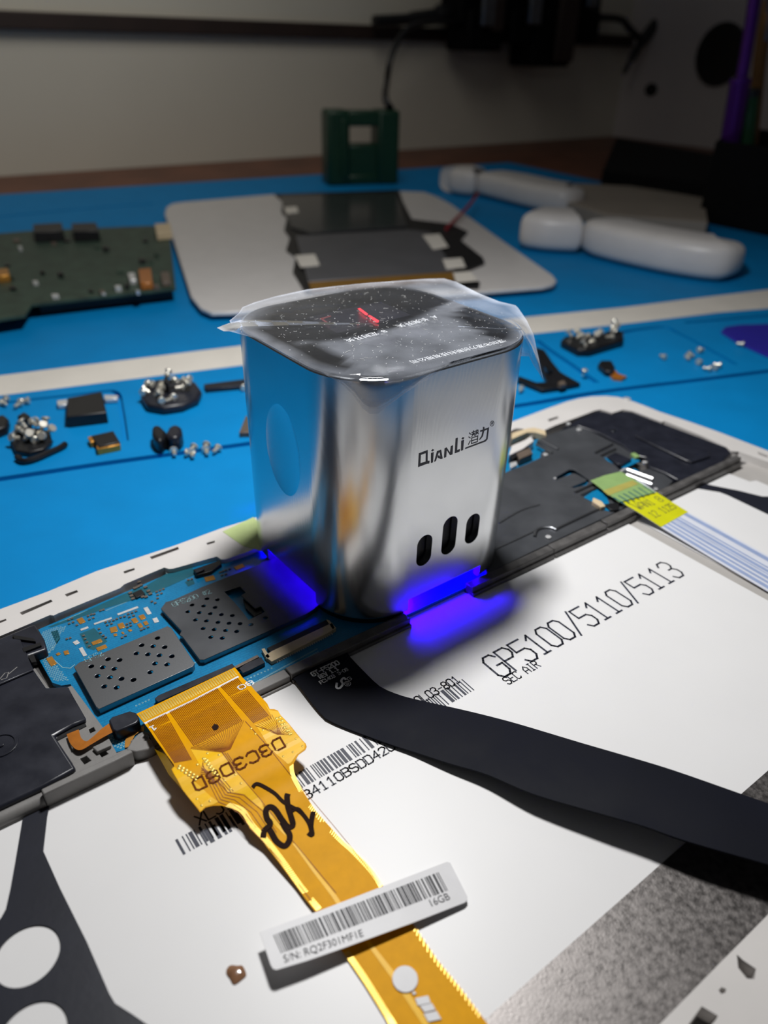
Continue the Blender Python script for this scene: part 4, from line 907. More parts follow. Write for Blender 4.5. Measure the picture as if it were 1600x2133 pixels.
FR = [(489, 1390), (506, 1412), (530, 1437), (551, 1459), (557, 1466), (562, 1477), (571, 1477), (579, 1480), (585, 1490), (612, 1520), (637, 1549), (639, 1555), (636, 1562), (622, 1572), (612, 1590), (612, 1604), (614, 1614), (624, 1638), (655, 1685), (680, 1714), (705, 1742), (740, 1775), (762, 1796), (780, 1817), (800, 1848), (864, 1930), (911, 1999), (957, 2055), (1004, 2117), (1030, 2152)]
FL = [(815, 2145), (801, 2117), (757, 2046), (714, 1983), (685, 1940), (657, 1899), (636, 1872), (617, 1845), (580, 1795), (545, 1750), (520, 1725), (507, 1700), (496, 1690), (480, 1683), (462, 1678), (445, 1678), (428, 1682), (417, 1692), (395, 1664), (380, 1645), (362, 1612), (357, 1602), (363, 1596), (362, 1592), (347, 1572), (320, 1534), (301, 1507), (284, 1487)]
bm = nb(); sheetpoly(bm, FR + FL, 0); fx = build('amber_flex', bm, M['flex'], tab)
thicken(fx, .12)
for p in fx.data.polygons: p.use_smooth = True
# under-fold showing left of the flex
bm = nb(); b_pts = [at(u, v, z) for u, v, z in ((322, 1560, 6.6), (345, 1572, 8.2), (390, 1640, 8.2), (420, 1676, 8.0), (400, 1668, 6.6), (352, 1614, 5.2))]
bm.faces.new([bm.verts.new(p) for p in b_pts]); build('flex_underlayer', bm, M['flexlight'], fx)
# bright yellow margins and areas (no copper below)
bm = nb()
sheetpoly(bm, [(547, 1461), (562, 1479), (580, 1482), (586, 1492), (612, 1522), (635, 1549), (634, 1560), (618, 1572), (606, 1590), (600, 1592), (560, 1556), (534, 1512), (530, 1510), (566, 1498), (565, 1490)], .03)
sheetpoly(bm, [(397, 1560), (462, 1567), (472, 1580), (484, 1598), (520, 1640), (545, 1668), (560, 1690), (552, 1690), (510, 1655), (496, 1652), (474, 1650), (455, 1625), (440, 1615), (420, 1600)], .03)
sheetpoly(bm, [(363, 1597), (420, 1640), (440, 1660), (455, 1670), (445, 1676), (428, 1680), (418, 1690), (396, 1664), (381, 1645), (363, 1612), (359, 1602)], .03)
sheetpoly(bm, [(609, 1757), (615, 1757), (700, 1864), (712, 1882), (703, 1886), (690, 1866)], .03)
sheetpoly(bm, [(544, 1668), (560, 1690), (592, 1728), (600, 1744), (594, 1740), (570, 1716), (555, 1698)], .03)
sheetpoly(bm, [(760, 1960), (769, 1958), (830, 2035), (900, 2140), (884, 2140), (822, 2046)], .03)
build('yellow_area', bm, M['flexlight'], fx)
# dense copper trace field at the connector
def lerp(p, q, t): return (p[0] + (q[0] - p[0]) * t, p[1] + (q[1] - p[1]) * t)
bm = nb()
T0, T1 = (300, 1506), (500, 1408)               # row of traces starts below the white line
for i in range(62):
    t = .035 + .93 * i / 61
    if abs(t - .235) < .014 or abs(t - .77) < .014: continue
    p = lerp(T0, T1, t)
    if t < .235: q = lerp((358, 1590), (402, 1582), t / .235)
    elif t < .77: q = lerp((398, 1556), (508, 1500), (t - .235) / .535)
    else: q = lerp((524, 1508), (566, 1488), (t - .77) / .23)
    ribbon_px(bm, [p, q], .2, lambda u, v: fl(u, v, .05), 8)
build('copper_traces', bm, M['flexdark'], fx)
bm = nb()
for i in range(24):                                # fan of fine lines below the field
    t = i / 23
    ribbon_px(bm, [lerp((398, 1556), (508, 1500), t), lerp((466, 1566), (480, 1560), t)], .1, lambda u, v: fl(u, v, .05), 6)
for i in range(9):
    t = i / 8
    ribbon_px(bm, [lerp((532, 1511), (566, 1488), t), lerp((578, 1530), (600, 1530), t * .4), lerp((576, 1496), (604, 1530), t)], .1, lambda u, v: fl(u, v, .05), 5)
for i in range(8):
    t = i / 7
    ribbon_px(bm, [lerp((417, 1612), (424, 1582), t), lerp((444, 1612), (420, 1600), t), lerp((446, 1622), (454, 1640), t)], .1, lambda u, v: fl(u, v, .05), 4)
for i in range(5):
    t = i / 4
    ribbon_px(bm, [lerp((434, 1628), (456, 1622), t), lerp((455, 1670), (474, 1650), t), lerp((470, 1676), (508, 1656), t), lerp((498, 1694), (548, 1690), t), lerp((520, 1722), (576, 1734), t)], .12, lambda u, v: fl(u, v, .05), 6)
for i in range(3):
    ribbon_px(bm, [(463 + i * 5, 1566 + i * 1), (482 + i * 5, 1594 + i), (488 + i * 5, 1600 + i)], .12, lambda u, v: fl(u, v, .06), 4)
    ribbon_px(bm, [(451 + i * 6, 1624 - i * 2), (476 + i * 5, 1652 - i * 2)], .16, lambda u, v: fl(u, v, .06), 4)
for pts in ([(397, 1559), (462, 1567), (490, 1604), (540, 1662), (562, 1690), (604, 1744), (700, 1860)], [(511, 1502), (560, 1557), (610, 1620), (640, 1655), (700, 1726), (760, 1800), (790, 1842)], [(534, 1512), (566, 1522), (580, 1530)], [(520, 1725), (560, 1765), (600, 1812), (650, 1878)]):
    ribbon_px(bm, pts, .13, lambda u, v: fl(u, v, .06), 8)
build('fine_traces', bm, M['flexdark'], fx)
# gold fingers and white stripe
bm = nb()
for i in range(42):
    t = .02 + .96 * i / 41
    ribbon_px(bm, [lerp((287, 1489), (487, 1392), t), lerp((298, 1503), (498, 1405), t)], .34, lambda u, v: fl(u, v, .05), 3)
build('contact_fingers', bm, M['flexgold'], fx)
bm = nb(); ribbon_px(bm, [(301, 1507), (400, 1460), (497, 1409)], .55, lambda u, v: fl(u, v, .08), 8)
A_, B_ = fl(523, 1417, .08), fl(484, 1427, .08)
strokes(bm, '80', A_, -EX, EY, 1.5, 1.7, .3, 1.35, liftflex(.08))
strokes(bm, '1', fl(322, 1510, .08), -EX, EY, 1.4, 1.7, .3, 1.3, liftflex(.08))
build('white_marking', bm, M['whiteink'], fx)
# plated via dots
bm = nb()
def blob(u, v, r, off=.05):
    c = fl(u, v, off); n = 8
    o_ = [bm.verts.new(c + Vector((r * math.cos(2 * math.pi * k / n), r * math.sin(2 * math.pi * k / n), 0))) for k in range(n)]
    tp = bm.verts.new(c + Vector((0, 0, r * .35)))
    for k in range(n): bm.faces.new((o_[k], o_[(k + 1) % n], tp))
for i in range(6):
    blob(576 + i * 5.4, 1496 + i * 6.4, .34); blob(583 + i * 4.6, 1494 + i * 6.6, .34)
    blob(374 + i * 7.2, 1595 + i * 4.4, .34); blob(372 + i * 7, 1600 + i * 4.6, .34)
    blob(424 + i * 4.4, 1580 + i * 6.0, .34); blob(431 + i * 4.2, 1583 + i * 6.0, .34)
for u, v in ((432, 1569), (456, 1572), (411, 1592), (427, 1580), (490, 1613), (502, 1631), (468, 1625), (480, 1643), (532, 1528), (548, 1520), (576, 1561), (590, 1575), (597, 1550), (610, 1566), (630, 1554), (616, 1538), (410, 1664), (420, 1677), (437, 1668), (523, 1517)): blob(u, v, .26)
build('plated_vias', bm, M['flexgold'], fx)
# stitched gold edge hatching
bm = nb()
def hatch(E0, off_n, n_, w=.16, ln=1.0):
    """E0: pixel polyline along an edge; off_n: pixel vector inwards"""
    P = [fl(u, v, .05) for u, v in E0]; Q = [fl(u + off_n[0], v + off_n[1], .05) for u, v in E0]
    P = smoothline(P, 6); Q = smoothline(Q, 6); m_ = len(P) - 1
    for i in range(n_):
        x = i / n_ * m_; k = min(int(x), m_ - 1); f_ = x - k
        x2 = min((i + .9) / n_ * m_, m_ - .001); k2 = int(x2); f2 = x2 - k2
        ribbon(bm, [P[k].lerp(P[k + 1], f_), Q[k2].lerp(Q[k2 + 1], f2)], w)
hatch([(470, 1680), (500, 1692), (520, 1722), (548, 1752), (580, 1792), (620, 1848), (660, 1898)], (9, -8), 92)
hatch([(716, 1986), (757, 2046), (801, 2117), (815, 2140)], (11, -7), 44)
hatch([(611, 1592), (614, 1612), (628, 1640), (655, 1683), (705, 1740), (740, 1772), (780, 1815), (798, 1843)], (-8, 5), 92)
hatch([(866, 1930), (911, 1998), (957, 2054), (1004, 2116)], (-7, 4), 20)
build('edge_hatching', bm, M['flexgold'], fx)
# stamped number, pen dot and handwriting
bm = nb()
p0 = fl(584, 1537, .09); p1 = fl(400, 1628, .09)
ux = (p1 - p0); ux.z = 0; Lw = ux.length; ux.normalize(); uy = Vector((-ux.y, ux.x, 0))
strokes(bm, 'D3C3D8D', p0 + uy * -.2, ux, uy, Lw / (7 + 6 * .38), 2.3, .42, 1.38, liftflex(.09))
build('stamped_number', bm, M['brownink'], fx)
bm = nb(); sheetpoly(bm, [(441, 1514), (446, 1508), (453, 1509), (456, 1514), (452, 1520), (445, 1521)], .1)
def pen(pts, w):
    P = smoothline([fl(u, v, .1) for u, v in pts], 6); tb = bmesh.new(); ribbon(tb, P, w)
    me = bpy.data.meshes.new('t'); tb.to_mesh(me); tb.free(); bm.from_mesh(me); bpy.data.meshes.remove(me)
pen([(548, 1745), (551, 1728), (563, 1716), (556, 1704), (554, 1688), (562, 1680), (573, 1686), (588, 1708), (600, 1722), (610, 1718), (606, 1700), (600, 1680), (598, 1660), (600, 1653)], 1.15)
pen([(553, 1720), (563, 1730), (576, 1752), (592, 1762), (602, 1752), (603, 1738), (594, 1724), (588, 1712)], 1.15)
pen([(526, 1640), (534, 1632), (550, 1638), (572, 1652), (588, 1668), (604, 1678), (622, 1688), (634, 1700), (644, 1716), (650, 1738)], .75)
pen([(653, 1690), (650, 1704), (648, 1722), (650, 1738), (642, 1734)], 1.0)
pen([(606, 1690), (620, 1684), (632, 1696), (644, 1712)], .7)
build('handwriting', bm, M['marker'], fx)
# grey gum spots at the near end
bm = nb()
c = fl(844, 2040, .06); poly(bm, [circ(c, 2.1, 24)], c.z, c.z + .18)
for q in ([(862, 2064), (868, 2070), (862, 2074), (858, 2070)], [(864, 2080), (892, 2074), (898, 2090), (870, 2096)], [(874, 2096), (900, 2090), (908, 2104), (884, 2110)], [(882, 2112), (910, 2106), (920, 2124), (892, 2130)]):
    P = [fl(u, v, .06) for u, v in q]; poly(bm, [P], P[0].z, P[0].z + .15)
build('gum_spot', bm, M['labelpaper'], fx, bevel=.06)

# ------------------------------------------------------------------ black strap flex
def zstrap(a_):
    T = [(62, 4.2), (80, 4.4), (88, 5.0), (98, 7.5), (110, 10.5), (122, 13), (136, 15), (160, 16)]
    for (x0, y0), (x1, y1) in zip(T, T[1:]):
        if a_ <= x1:
            t = max(0, min(1, (a_ - x0) / (x1 - x0))); return y0 + (y1 - y0) * t
    return T[-1][1]
SU = [(720, 1352), (724, 1362), (755, 1395), (780, 1420), (792, 1430), (805, 1437), (840, 1450), (890, 1462), (940, 1473), (1000, 1487), (1080, 1508), (1210, 1547), (1310, 1576), (1405, 1605), (1548, 1655), (1600, 1673), (1680, 1702), (1850, 1764)]
SL = [(600, 1405), (615, 1417), (647, 1460), (668, 1486), (678, 1496), (690, 1503), (720, 1516), (765, 1533), (812, 1550), (872, 1569), (940, 1591), (1015, 1613), (1112, 1654), (1242, 1692), (1340, 1720), (1431, 1752), (1600, 1800), (1690, 1826), (1880, 1880)]
def stp(u, v, off=0.0):
    z = 6
    for _ in range(20):
        p = at(u, v, z); z = z * .5 + (zs(p) + off) * .5
    return at(u, v, z)
def zs(p):                    # the strap lifts along its own run, measured along its direction
    q = p - at(660, 1400, 4); d = q.dot(SD)
    T = [(-20, 5.2), (0, 4.6), (12, 4.2), (20, 4.2), (30, 4.6), (42, 6.0), (56, 7.6), (72, 9.0), (90, 10.0), (120, 11)]
    for (x0, y0), (x1, y1) in zip(T, T[1:]):
        if d <= x1:
            t = max(0, min(1, (d - x0) / (x1 - x0))); return y0 + (y1 - y0) * t
    return T[-1][1]
SD = (at(1300, 1640, 4) - at(660, 1400, 4)); SD.z = 0; SD.normalize()
U = smoothline([Vector((u, v, 0)) for u, v in SU], 4); Lo = smoothline([Vector((u, v, 0)) for u, v in SL], 4)
def resample(P, n):
    d = [0]
    for p, q in zip(P, P[1:]): d.append(d[-1] + (q - p).length)
    out = []; j = 0
    for i in range(n):
        x = d[-1] * i / (n - 1)
        while j < len(d) - 2 and d[j + 1] < x: j += 1
        t = (x - d[j]) / max(1e-9, d[j + 1] - d[j]); out.append(P[j].lerp(P[j + 1], t))
    return out
U = resample(U, 70); Lo = resample(Lo, 70)
bm = nb(); rows = []
for p, q in zip(U, Lo):
    r = []
    for k in range(7):
        c = p.lerp(q, k / 6); w = stp(c.x, c.y); w.z += .35 * math.sin(math.pi * k / 6) ; r.append(bm.verts.new(w))
    rows.append(r)
for a, b in zip(rows, rows[1:]):
    for k in range(6): bm.faces.new((a[k], a[k + 1], b[k + 1], b[k]))
sf = build('black_flex', bm, M['strap'], tab, smooth=True, angle=60)
thicken(sf, .45)
# white printing on it
bm = nb()
def wtxt(text, p0, p1, hgt, w=.2):
    A_, B_ = stp(*p0, .45), stp(*p1, .45); z = A_.z; ux = (B_ - A_); ux.z = 0; L_ = ux.length; ux.normalize(); uy = Vector((-ux.y, ux.x, 0)); n = len(text)
    strokes(bm, text, A_, ux, uy, L_ / (n + (n - 1) * .25), hgt, w, 1.25, lambda p: Vector((p.x, p.y, zs(p) + .48)))
wtxt('GT-P5200', (653, 1409), (708, 1383), 1.35, .32)
wtxt('REV 1.1', (668, 1414), (706, 1395), 1.15, .3)
wtxt('FC1403', (669, 1425), (699, 1410), .95, .2)
wtxt('3-08', (706, 1406), (726, 1396), .9, .14)
sw = [(702, 1422), (701, 1432), (708, 1433), (714, 1425), (711, 1418), (716, 1412), (721, 1416)]
ribbon(bm, smoothline([stp(u, v, .48) for u, v in sw], 5), .55)
c = stp(724, 1424, .48); cc_ = circ(c, .75, 18); ribbon(bm, [Vector((p.x, p.y, zs(p) + .48)) for p in cc_ + cc_[:1]], .16)
strokes(bm, 'B', c - EX * .3 + EY * .35, EX, -EY, .6, .75, .14, 1.2, lambda p: Vector((p.x, p.y, zs(p) + .48)))
strokes(bm, 'G', stp(727, 1418, .48), EX, -EY, .9, 1.0, .18, 1.2, lambda p: Vector((p.x, p.y, zs(p) + .48)))
build('white_print', bm, M['whiteink'], sf)

# ------------------------------------------------------------------ white ribbon cable with green tape and yellow label
FU = [(1330, 998), (1365, 1024), (1398, 1045), (1432, 1066), (1500, 1102), (1600, 1157), (1850, 1294)]
FD = [(1262, 1026), (1290, 1044), (1335, 1071), (1375, 1097), (1475, 1158), (1600, 1232), (1850, 1380)]
def zf(a_, x): return x
zrow = [7.7, 7.4, 6.4, 5.0, 4.1, 3.9, 3.9]
def ffcpt(i, t):
    k = min(int(i), len(FU) - 2); f_ = i - k
    z = zrow[k] * (1 - f_) + zrow[k + 1] * f_
    u = (FU[k][0] * (1 - f_) + FU[k + 1][0] * f_) * (1 - t) + (FD[k][0] * (1 - f_) + FD[k + 1][0] * f_) * t
    v = (FU[k][1] * (1 - f_) + FU[k + 1][1] * f_) * (1 - t) + (FD[k][1] * (1 - f_) + FD[k + 1][1] * f_) * t
    return at(u, v, z)
def ffcstrip(bm, t0, t1, i0, i1, off, n=24):
    pr = None
    for j in range(n + 1):
        i = i0 + (i1 - i0) * j / n; p = ffcpt(i, t0) + Vector((0, 0, off)); q = ffcpt(i, t1) + Vector((0, 0, off))
        cur = (bm.verts.new(p), bm.verts.new(q))
        if pr: bm.faces.new((pr[0], pr[1], cur[1], cur[0]))
        pr = cur
bm = nb(); ffcstrip(bm, 0, 1, 0, 6, 0); ff = build('ribbon_cable', bm, M['ffc'], tab)
thicken(ff, .15)
bm = nb()
for t0, t1 in ((.06, .17), (.32, .36), (.40, .48), (.51, .54), (.58, .66), (.72, .78), (.84, .93)): ffcstrip(bm, t0, t1, 3.0, 6, .04)
build('conductor', bm, M['ffcblue'], ff)
bm = nb()
def yl(pts, off):
    return [at(u, v, (7.45 - (u - 1308) * .0005 if u < 1398 and v < 1073 else 5.3) + off) for u, v in pts]
ffcstrip(bm, 0.0, 1.0, 1.08, 3.02, .1)
ylab = build('yellow_label', bm, M['yellowlabel'], ff)
bm = nb()
def onlabel(p): return ffcpt(2.62 - p.y, .9 - p.x) + Vector((0, 0, .16))
strokes(bm, 'WAN1 8', Vector((0.02, .82, 0)), Vector((1, 0, 0)), Vector((0, 1, 0)), .1, .44, .2, 1.32, onlabel)
strokes(bm, '12 1125', Vector((0.06, .12, 0)), Vector((1, 0, 0)), Vector((0, 1, 0)), .085, .42, .2, 1.32, onlabel)
build('label_text', bm, M['greyink'], ylab)
bm = nb(); bm.faces.new([bm.verts.new(at(u, v, 7.8)) for u, v in ((1230, 1001), (1260, 990), (1293, 982), (1330, 1003), (1366, 1025), (1290, 1046), (1260, 1024))])
gtp = build('green_tape', bm, M['greentape'], ff)
bm = nb(); bm.faces.new([bm.verts.new(at(u, v, 7.85)) for u, v in ((1256, 1022), (1318, 1000), (1330, 1008), (1268, 1032))]); build('tape_amber_band', bm, M['amberband'], gtp)
bm = nb()
for i in range(7):
    t = i / 6; bm.faces.new([bm.verts.new(at(u, v, 7.86)) for u, v in (lerp((1276, 1036), (1338, 1011), t), lerp((1280, 1036), (1342, 1012), t), lerp((1304, 1050), (1364, 1027), t), lerp((1300, 1050), (1360, 1026), t))])
build('tape_band', bm, M['pcb2'], gtp)
# dried drop of flux on the sheet
bm = nb(); c = at(492, 2028, ZS)
for k in range(1): 
    rings = []
    for j, (r, z) in enumerate(((1.5, 0), (1.45, .18), (1.1, .42), (.55, .55))):
        rings.append([bm.verts.new(c + Vector((r * (1 + .22 * math.cos(2 * a + 1)) * math.cos(a), r * (1 + .2 * math.sin(3 * a)) * math.sin(a), z))) for a in [2 * math.pi * i / 20 for i in range(20)]])
    for a, b in zip(rings, rings[1:]):
        for i in range(20): bm.faces.new((a[i], a[(i + 1) % 20], b[(i + 1) % 20], b[i]))
    bm.faces.new(rings[-1])
tag(build('flux_drop', bm, M['rosin'], smooth=True), 'brown dried drop on the white sheet left of the silver label', 'drop')

# ------------------------------------------------------------------ serial sticker lying across the flex
LA, LB_, LC = at(974, 1870, 4.5), at(938, 1797, 4.5), at(545, 1945, 6.6)
LN = (LB_ - LA).cross(LC - LA).normalized()
def lplane(u, v): return onplane(u, v, LA, LN)
LBL = [(541, 1942), (600, 1920), (660, 1899), (798, 1846), (931, 1795), (938, 1797), (974, 1868), (974, 1874), (968, 1880), (860, 1922), (720, 1973), (640, 2001), (576, 2020), (569, 2018), (564, 2010)]
P = [lplane(u, v) for u, v in LBL]
lb = thing('serial_sticker', 'silver grey barcode sticker lying across the amber flex', 'sticker', at(760, 1920, 4.2))
bm = nb(); bm.faces.new([bm.verts.new(p) for p in P])
bmesh.ops.triangulate(bm, faces=bm.faces[:])
pl = build('paper', bm, M['labelpaper'], lb); thicken(pl, .15)
def lpt(u, v): return lplane(u, v) + LN * (.07 if LN.z > 0 else -.07)
bm = nb(); rnd = random.Random(31); x = 0.0
def quad4(x0, x1, y0, y1):
    TL, TR, BL, BR = (569, 1948), (913, 1817), (586, 1986), (933, 1855)
    def m_(x, y): a = lerp(TL, TR, x); b = lerp(BL, BR, x); return lerp(a, b, y)
    bm.faces.new([bm.verts.new(lpt(*m_(x, y))) for x, y in ((x0, y0), (x1, y0), (x1, y1), (x0, y1))])
while x < 1:
    w = .0046 * rnd.choice((1, 1, 1, 2, 2, 3)); quad4(x, min(1, x + w), 0, 1); x += w + .0046 * rnd.choice((1, 1, 1.4, 2, 2.6))
build('barcode', bm, M['greyink'], lb)
bm = nb()
def ltxt(text, p0, p1):
    A_, B_ = lpt(*p0), lpt(*p1); ux = B_ - A_; L_ = ux.length; ux.normalize(); n_ = Vector((0, 0, 1)); uy = n_.cross(ux).normalized()
    tb = bmesh.new(); font_text(tb, text, Vector((0, 0, 0)), Vector((1, 0, 0)), Vector((0, 1, 0)), 1.0)
    w = max(v.co.x for v in tb.verts); k = L_ / w
    for v in tb.verts: v.co = A_ + ux * (v.co.x * k) + uy * (v.co.y * k * 1.05)
    me = bpy.data.meshes.new('t'); tb.to_mesh(me); tb.free(); bm.from_mesh(me); bpy.data.meshes.remove(me)
ltxt('S/N: RQ2F301MF1E', (592, 2006), (758, 1950)); ltxt('16GB', (896, 1890), (939, 1873))
build('label_text', bm, M['greyink'], lb)

# ================================================================== the metal curing lamp
BC = Vector((-2.24, 184.66, 0)); YAW = .67
E1 = Vector((math.cos(YAW), math.sin(YAW), 0)); E2 = Vector((-math.sin(YAW), math.cos(YAW), 0))
BZ0, BZ1 = 6.3, 72.4
def bh(z): return 30.31 * (.98 + .02 * (z - 7.5) / 65.2)
def bring(z, inset=0.0, n=28):
    h = bh(z) - inset; r = max(2.0, 17.66 * bh(z) / 30.31 - inset); out = []
    for k, (sx, sy) in enumerate(((1, 1), (-1, 1), (-1, -1), (1, -1))):
        for i in range(n + 1):
            t = math.pi / 2 * (k + i / n)
            out.append(BC + E1 * (sx * (h - r) + r * math.cos(t)) + E2 * (sy * (h - r) + r * math.sin(t)) + Vector((0, 0, z)))
    return out
def loft(bm, rings, cap0=True, cap1=True):
    R_ = [[bm.verts.new(p) for p in r] for r in rings]; n = len(R_[0])
    for a, b in zip(R_, R_[1:]):
        for k in range(n): bm.faces.new((a[k], a[(k + 1) % n], b[(k + 1) % n], b[k]))
    if cap0: bm.faces.new(R_[0][::-1])
    if cap1: bm.faces.new(R_[-1])
lamp = thing('uv_curing_lamp', 'silver square metal lamp box standing on the tablet, glowing violet underneath', 'lamp', BC + Vector((0, 0, BZ0)))
def cutter(bm):
    return build('cut', bm, M['cavity'], None, origin=Vector((0, 0, 0)))
bm = nb()
RG = [[bm.verts.new(q) for q in r] for r in (bring(BZ0, .8), bring(BZ0 + .35, .25), bring(BZ0 + .9), bring(BZ1 - .5), bring(BZ1 - .15, .12), bring(BZ1, .45))]
nR = len(RG[0]); kL = 2 * 29 - 1                    # the plane left face lies between these two ring points
for i, (a, b) in enumerate(zip(RG, RG[1:])):
    for k in range(nR):
        if i == 2 and k == kL: continue
        bm.faces.new((a[k], a[(k + 1) % nR], b[(k + 1) % nR], b[k]))
bm.faces.new(RG[0][::-1]); bm.faces.new(RG[-1])
qa, qb, qc, qd = RG[2][kL], RG[2][kL + 1], RG[3][kL + 1], RG[3][kL]
fn = (qb.co - qa.co).cross(qd.co - qa.co).normalized()
if fn.dot(-E1) < 0: fn = -fn
def onleft(t, z, depth=0.0):
    q = BC - E2 * t - E1 * bh(z); q.z = z; return q - fn * depth
DR = []                                             # rings of the hollow thumb recess
for s_ in [1.0, .97, .93, .87, .8, .72, .62, .5, .36, .2]:
    d_ = 1.15 * (math.sqrt(1 - .60 * s_ * s_) - math.sqrt(.40)) / (1 - math.sqrt(.40))
    DR.append([bm.verts.new(onleft(.8 + 8.0 * s_ * math.cos(2 * math.pi * i / 64), 46.6 + 12.3 * s_ * math.sin(2 * math.pi * i / 64), d_)) for i in range(64)])
for a, b in zip(DR, DR[1:]):
    for k in range(64): bm.faces.new((a[k], a[(k + 1) % 64], b[(k + 1) % 64], b[k]))
bm.faces.new(DR[-1])
# plane face around the recess: a fan of quads from the oval to the rectangle outline
def onrect(i):
    a = 2 * math.pi * i / 64; return a
ed = [bm.edges.get((DR[0][k], DR[0][(k + 1) % 64])) for k in range(64)]
for x_, y_ in ((qa, qb), (qb, qc), (qc, qd), (qd, qa)):
    e_ = bm.edges.get((x_, y_)); ed.append(e_ if e_ else bm.edges.new((x_, y_)))
bmesh.ops.triangle_fill(bm, use_beauty=True, edges=ed, normal=fn)
body = build('metal_shell', bm, M['alu'], lamp)
cuts = []
bm = nb(); loft(bm, [bring(BZ0 - 1, 2.2, 10), bring(58, 2.2, 10)]); cuts.append(cutter(bm))
def notch(dirn, along, t0, t1, zt_):
    b_ = nb(); c = BC + dirn * 29 + along * (t0 + t1) / 2; obox(b_, c, along, (t1 - t0) / 2, 6, BZ0 - 1, zt_); return cutter(b_)
cuts.append(notch(-E2, E1, -11.8, 13.8, 10.3)); cuts.append(notch(-E1, -E2, -11.3, 13.4, 10.4)); cuts.append(notch(E2, -E1, -12, 13, 10.3)); cuts.append(notch(E1, E2, -12, 13, 10.3))
def capsule(t, z0, z1, w):
    b_ = nb(); r = w / 2; A_, B_ = [], []
    for i in range(33):
        a = math.pi * 2 * i / 33; cz = z1 - r if math.sin(a) >= 0 else z0 + r
        p = BC + E1 * (t + r * math.cos(a)) + Vector((0, 0, cz + r * math.sin(a)))
        A_.append(b_.verts.new(p - E2 * 34)); B_.append(b_.verts.new(p - E2 * 25))
    b_.faces.new(A_); b_.faces.new(B_[::-1]); n = len(A_)
    for i in range(n): b_.faces.new((A_[i], B_[i], B_[(i + 1) % n], A_[(i + 1) % n]))
    return cutter(b_)
cuts += [capsule(-7.5, 19.5, 28.8, 5.0), capsule(.85, 19.6, 31.2, 5.0), capsule(9.05, 19.8, 29.0, 4.9)]
apply_bool(body, cuts)
off_ = worg(body)
for pl_ in body.data.polygons:              # plane faces stay plane, only the rounded corners and the thumb dish shade smoothly
    c_ = (pl_.center + off_) / S - BC
    for d_ in (E1, -E1, E2, -E2):
        if pl_.normal.dot(d_) > .9990 and abs(c_.dot(d_) - bh(c_.z)) < .03: pl_.use_smooth = False
# inside: black block and the violet emitters
bm = nb(); loft(bm, [bring(30, 2.5, 8), bring(57.9, 2.5, 8)]); build('inner_block', bm, M['cavity'], lamp)
bm = nb(); A_ = [bring(z, 2.6, 8) for z in (12.5, 30)]; B_ = [bring(z, 3.4, 8) for z in (30, 12.5)]; loft(bm, A_ + B_ + A_[:1], False, False); build('slot_light_baffle', bm, M['cavity'], lamp)  # unseen liner added to block violet light from the vent slots
bm = nb(); loft(bm, [bring(28.2, 6, 6), bring(29.9, 6, 6)]); lbrd = build('led_board', bm, M['white_pl'], lamp)
for sx, sy in ((-1, -1), (1, -1), (-1, 1), (1, 1)):
    b_ = nb(); c = BC + E1 * (9 * sx) + E2 * (9 * sy) + Vector((0, 0, 27.9)); bmesh.ops.create_uvsphere(b_, u_segments=16, v_segments=10, radius=2.2)
    for v in b_.verts: v.co = v.co * (.9 if v.co.z > 0 else 1) + c
    build('led', b_, M['uvlens'], lamp, smooth=True)
bm = nb(); fo = [p for p in bring(6.28, 1.0)]; n_ = len(fo) // 4
arc = fo[2 * n_:3 * n_]; arci = [p for p in bring(6.28, 4.0)][2 * n_:3 * n_]
poly(bm, [arc + arci[::-1]], 4.62, 6.28); build('leak_block', bm, M['cavity'], lamp)  # dark arc added to stop violet light leaking under the front corner
# top plate and display
bm = nb(); loft(bm, [bring(BZ1 - .3, 1.0), bring(BZ1 + .15, 1.0), bring(BZ1 + .25, 1.2)]); tp = build('top_plate', bm, M['lampblack'], lamp, smooth=True, angle=40)
ZT = BZ1 + .28
bm = nb(); bm.faces.new([bm.verts.new(at(u, v, ZT)) for u, v in ((640, 661), (702, 694), (856, 656), (792, 628))]); dsp = build('display', bm, M['disp'], tp)
def seg(pts, m_, nm='digit_segment'):
    b_ = nb(); b_.faces.new([b_.verts.new(at(u, v, ZT + .05)) for u, v in pts]); return build(nm, b_, M[m_], dsp)
seg([(745, 643), (750, 641.5), (767, 654), (764.5, 657), (760, 655)], 'red'); seg([(766, 658), (770, 656), (790, 668), (788, 671.5), (783, 671)], 'red')
seg([(666, 663), (670, 662), (688, 675), (685, 677)], 'reddim'); seg([(667, 663), (671, 665), (690, 659), (688, 657)], 'reddim')
seg([(728, 662), (737, 659), (739, 661), (730, 664)], 'disp'); seg([(742, 675), (748, 673), (750, 676), (745, 678)], 'reddim')
bm = nb()
def toptxt(text, p0, p1, size):
    A_, B_ = at(*p0, ZT + .03), at(*p1, ZT + .03); ux = (B_ - A_).normalized(); uy = Vector((-ux.y, ux.x, 0))
    tb = bmesh.new(); font_text(tb, text, Vector((0, 0, 0)), Vector((1, 0, 0)), Vector((0, 1, 0)), 1.0, bold=.004)
    w = max(v.co.x for v in tb.verts) or 1; k = (B_ - A_).length / w
    for v in tb.verts: v.co = A_ + ux * (v.co.x * k) + uy * (v.co.y * k)
    me = bpy.data.meshes.new('t'); tb.to_mesh(me); tb.free(); bm.from_mesh(me); bpy.data.meshes.remove(me)
toptxt('A  \u957f\u4eae\u5f00\u5173', (905, 657), (822, 678), 3); toptxt('B  \u5b9a\u65f6\u5f00\u5173', (800, 687), (716, 708), 3)
toptxt('\u6df1\u5733\u5e02\u6f5c\u529b\u521b\u65b0\u79d1\u6280\u6709\u9650\u516c\u53f8', (1046, 707), (852, 752), 1.6)
build('panel_text', bm, M['whiteink'], tp)
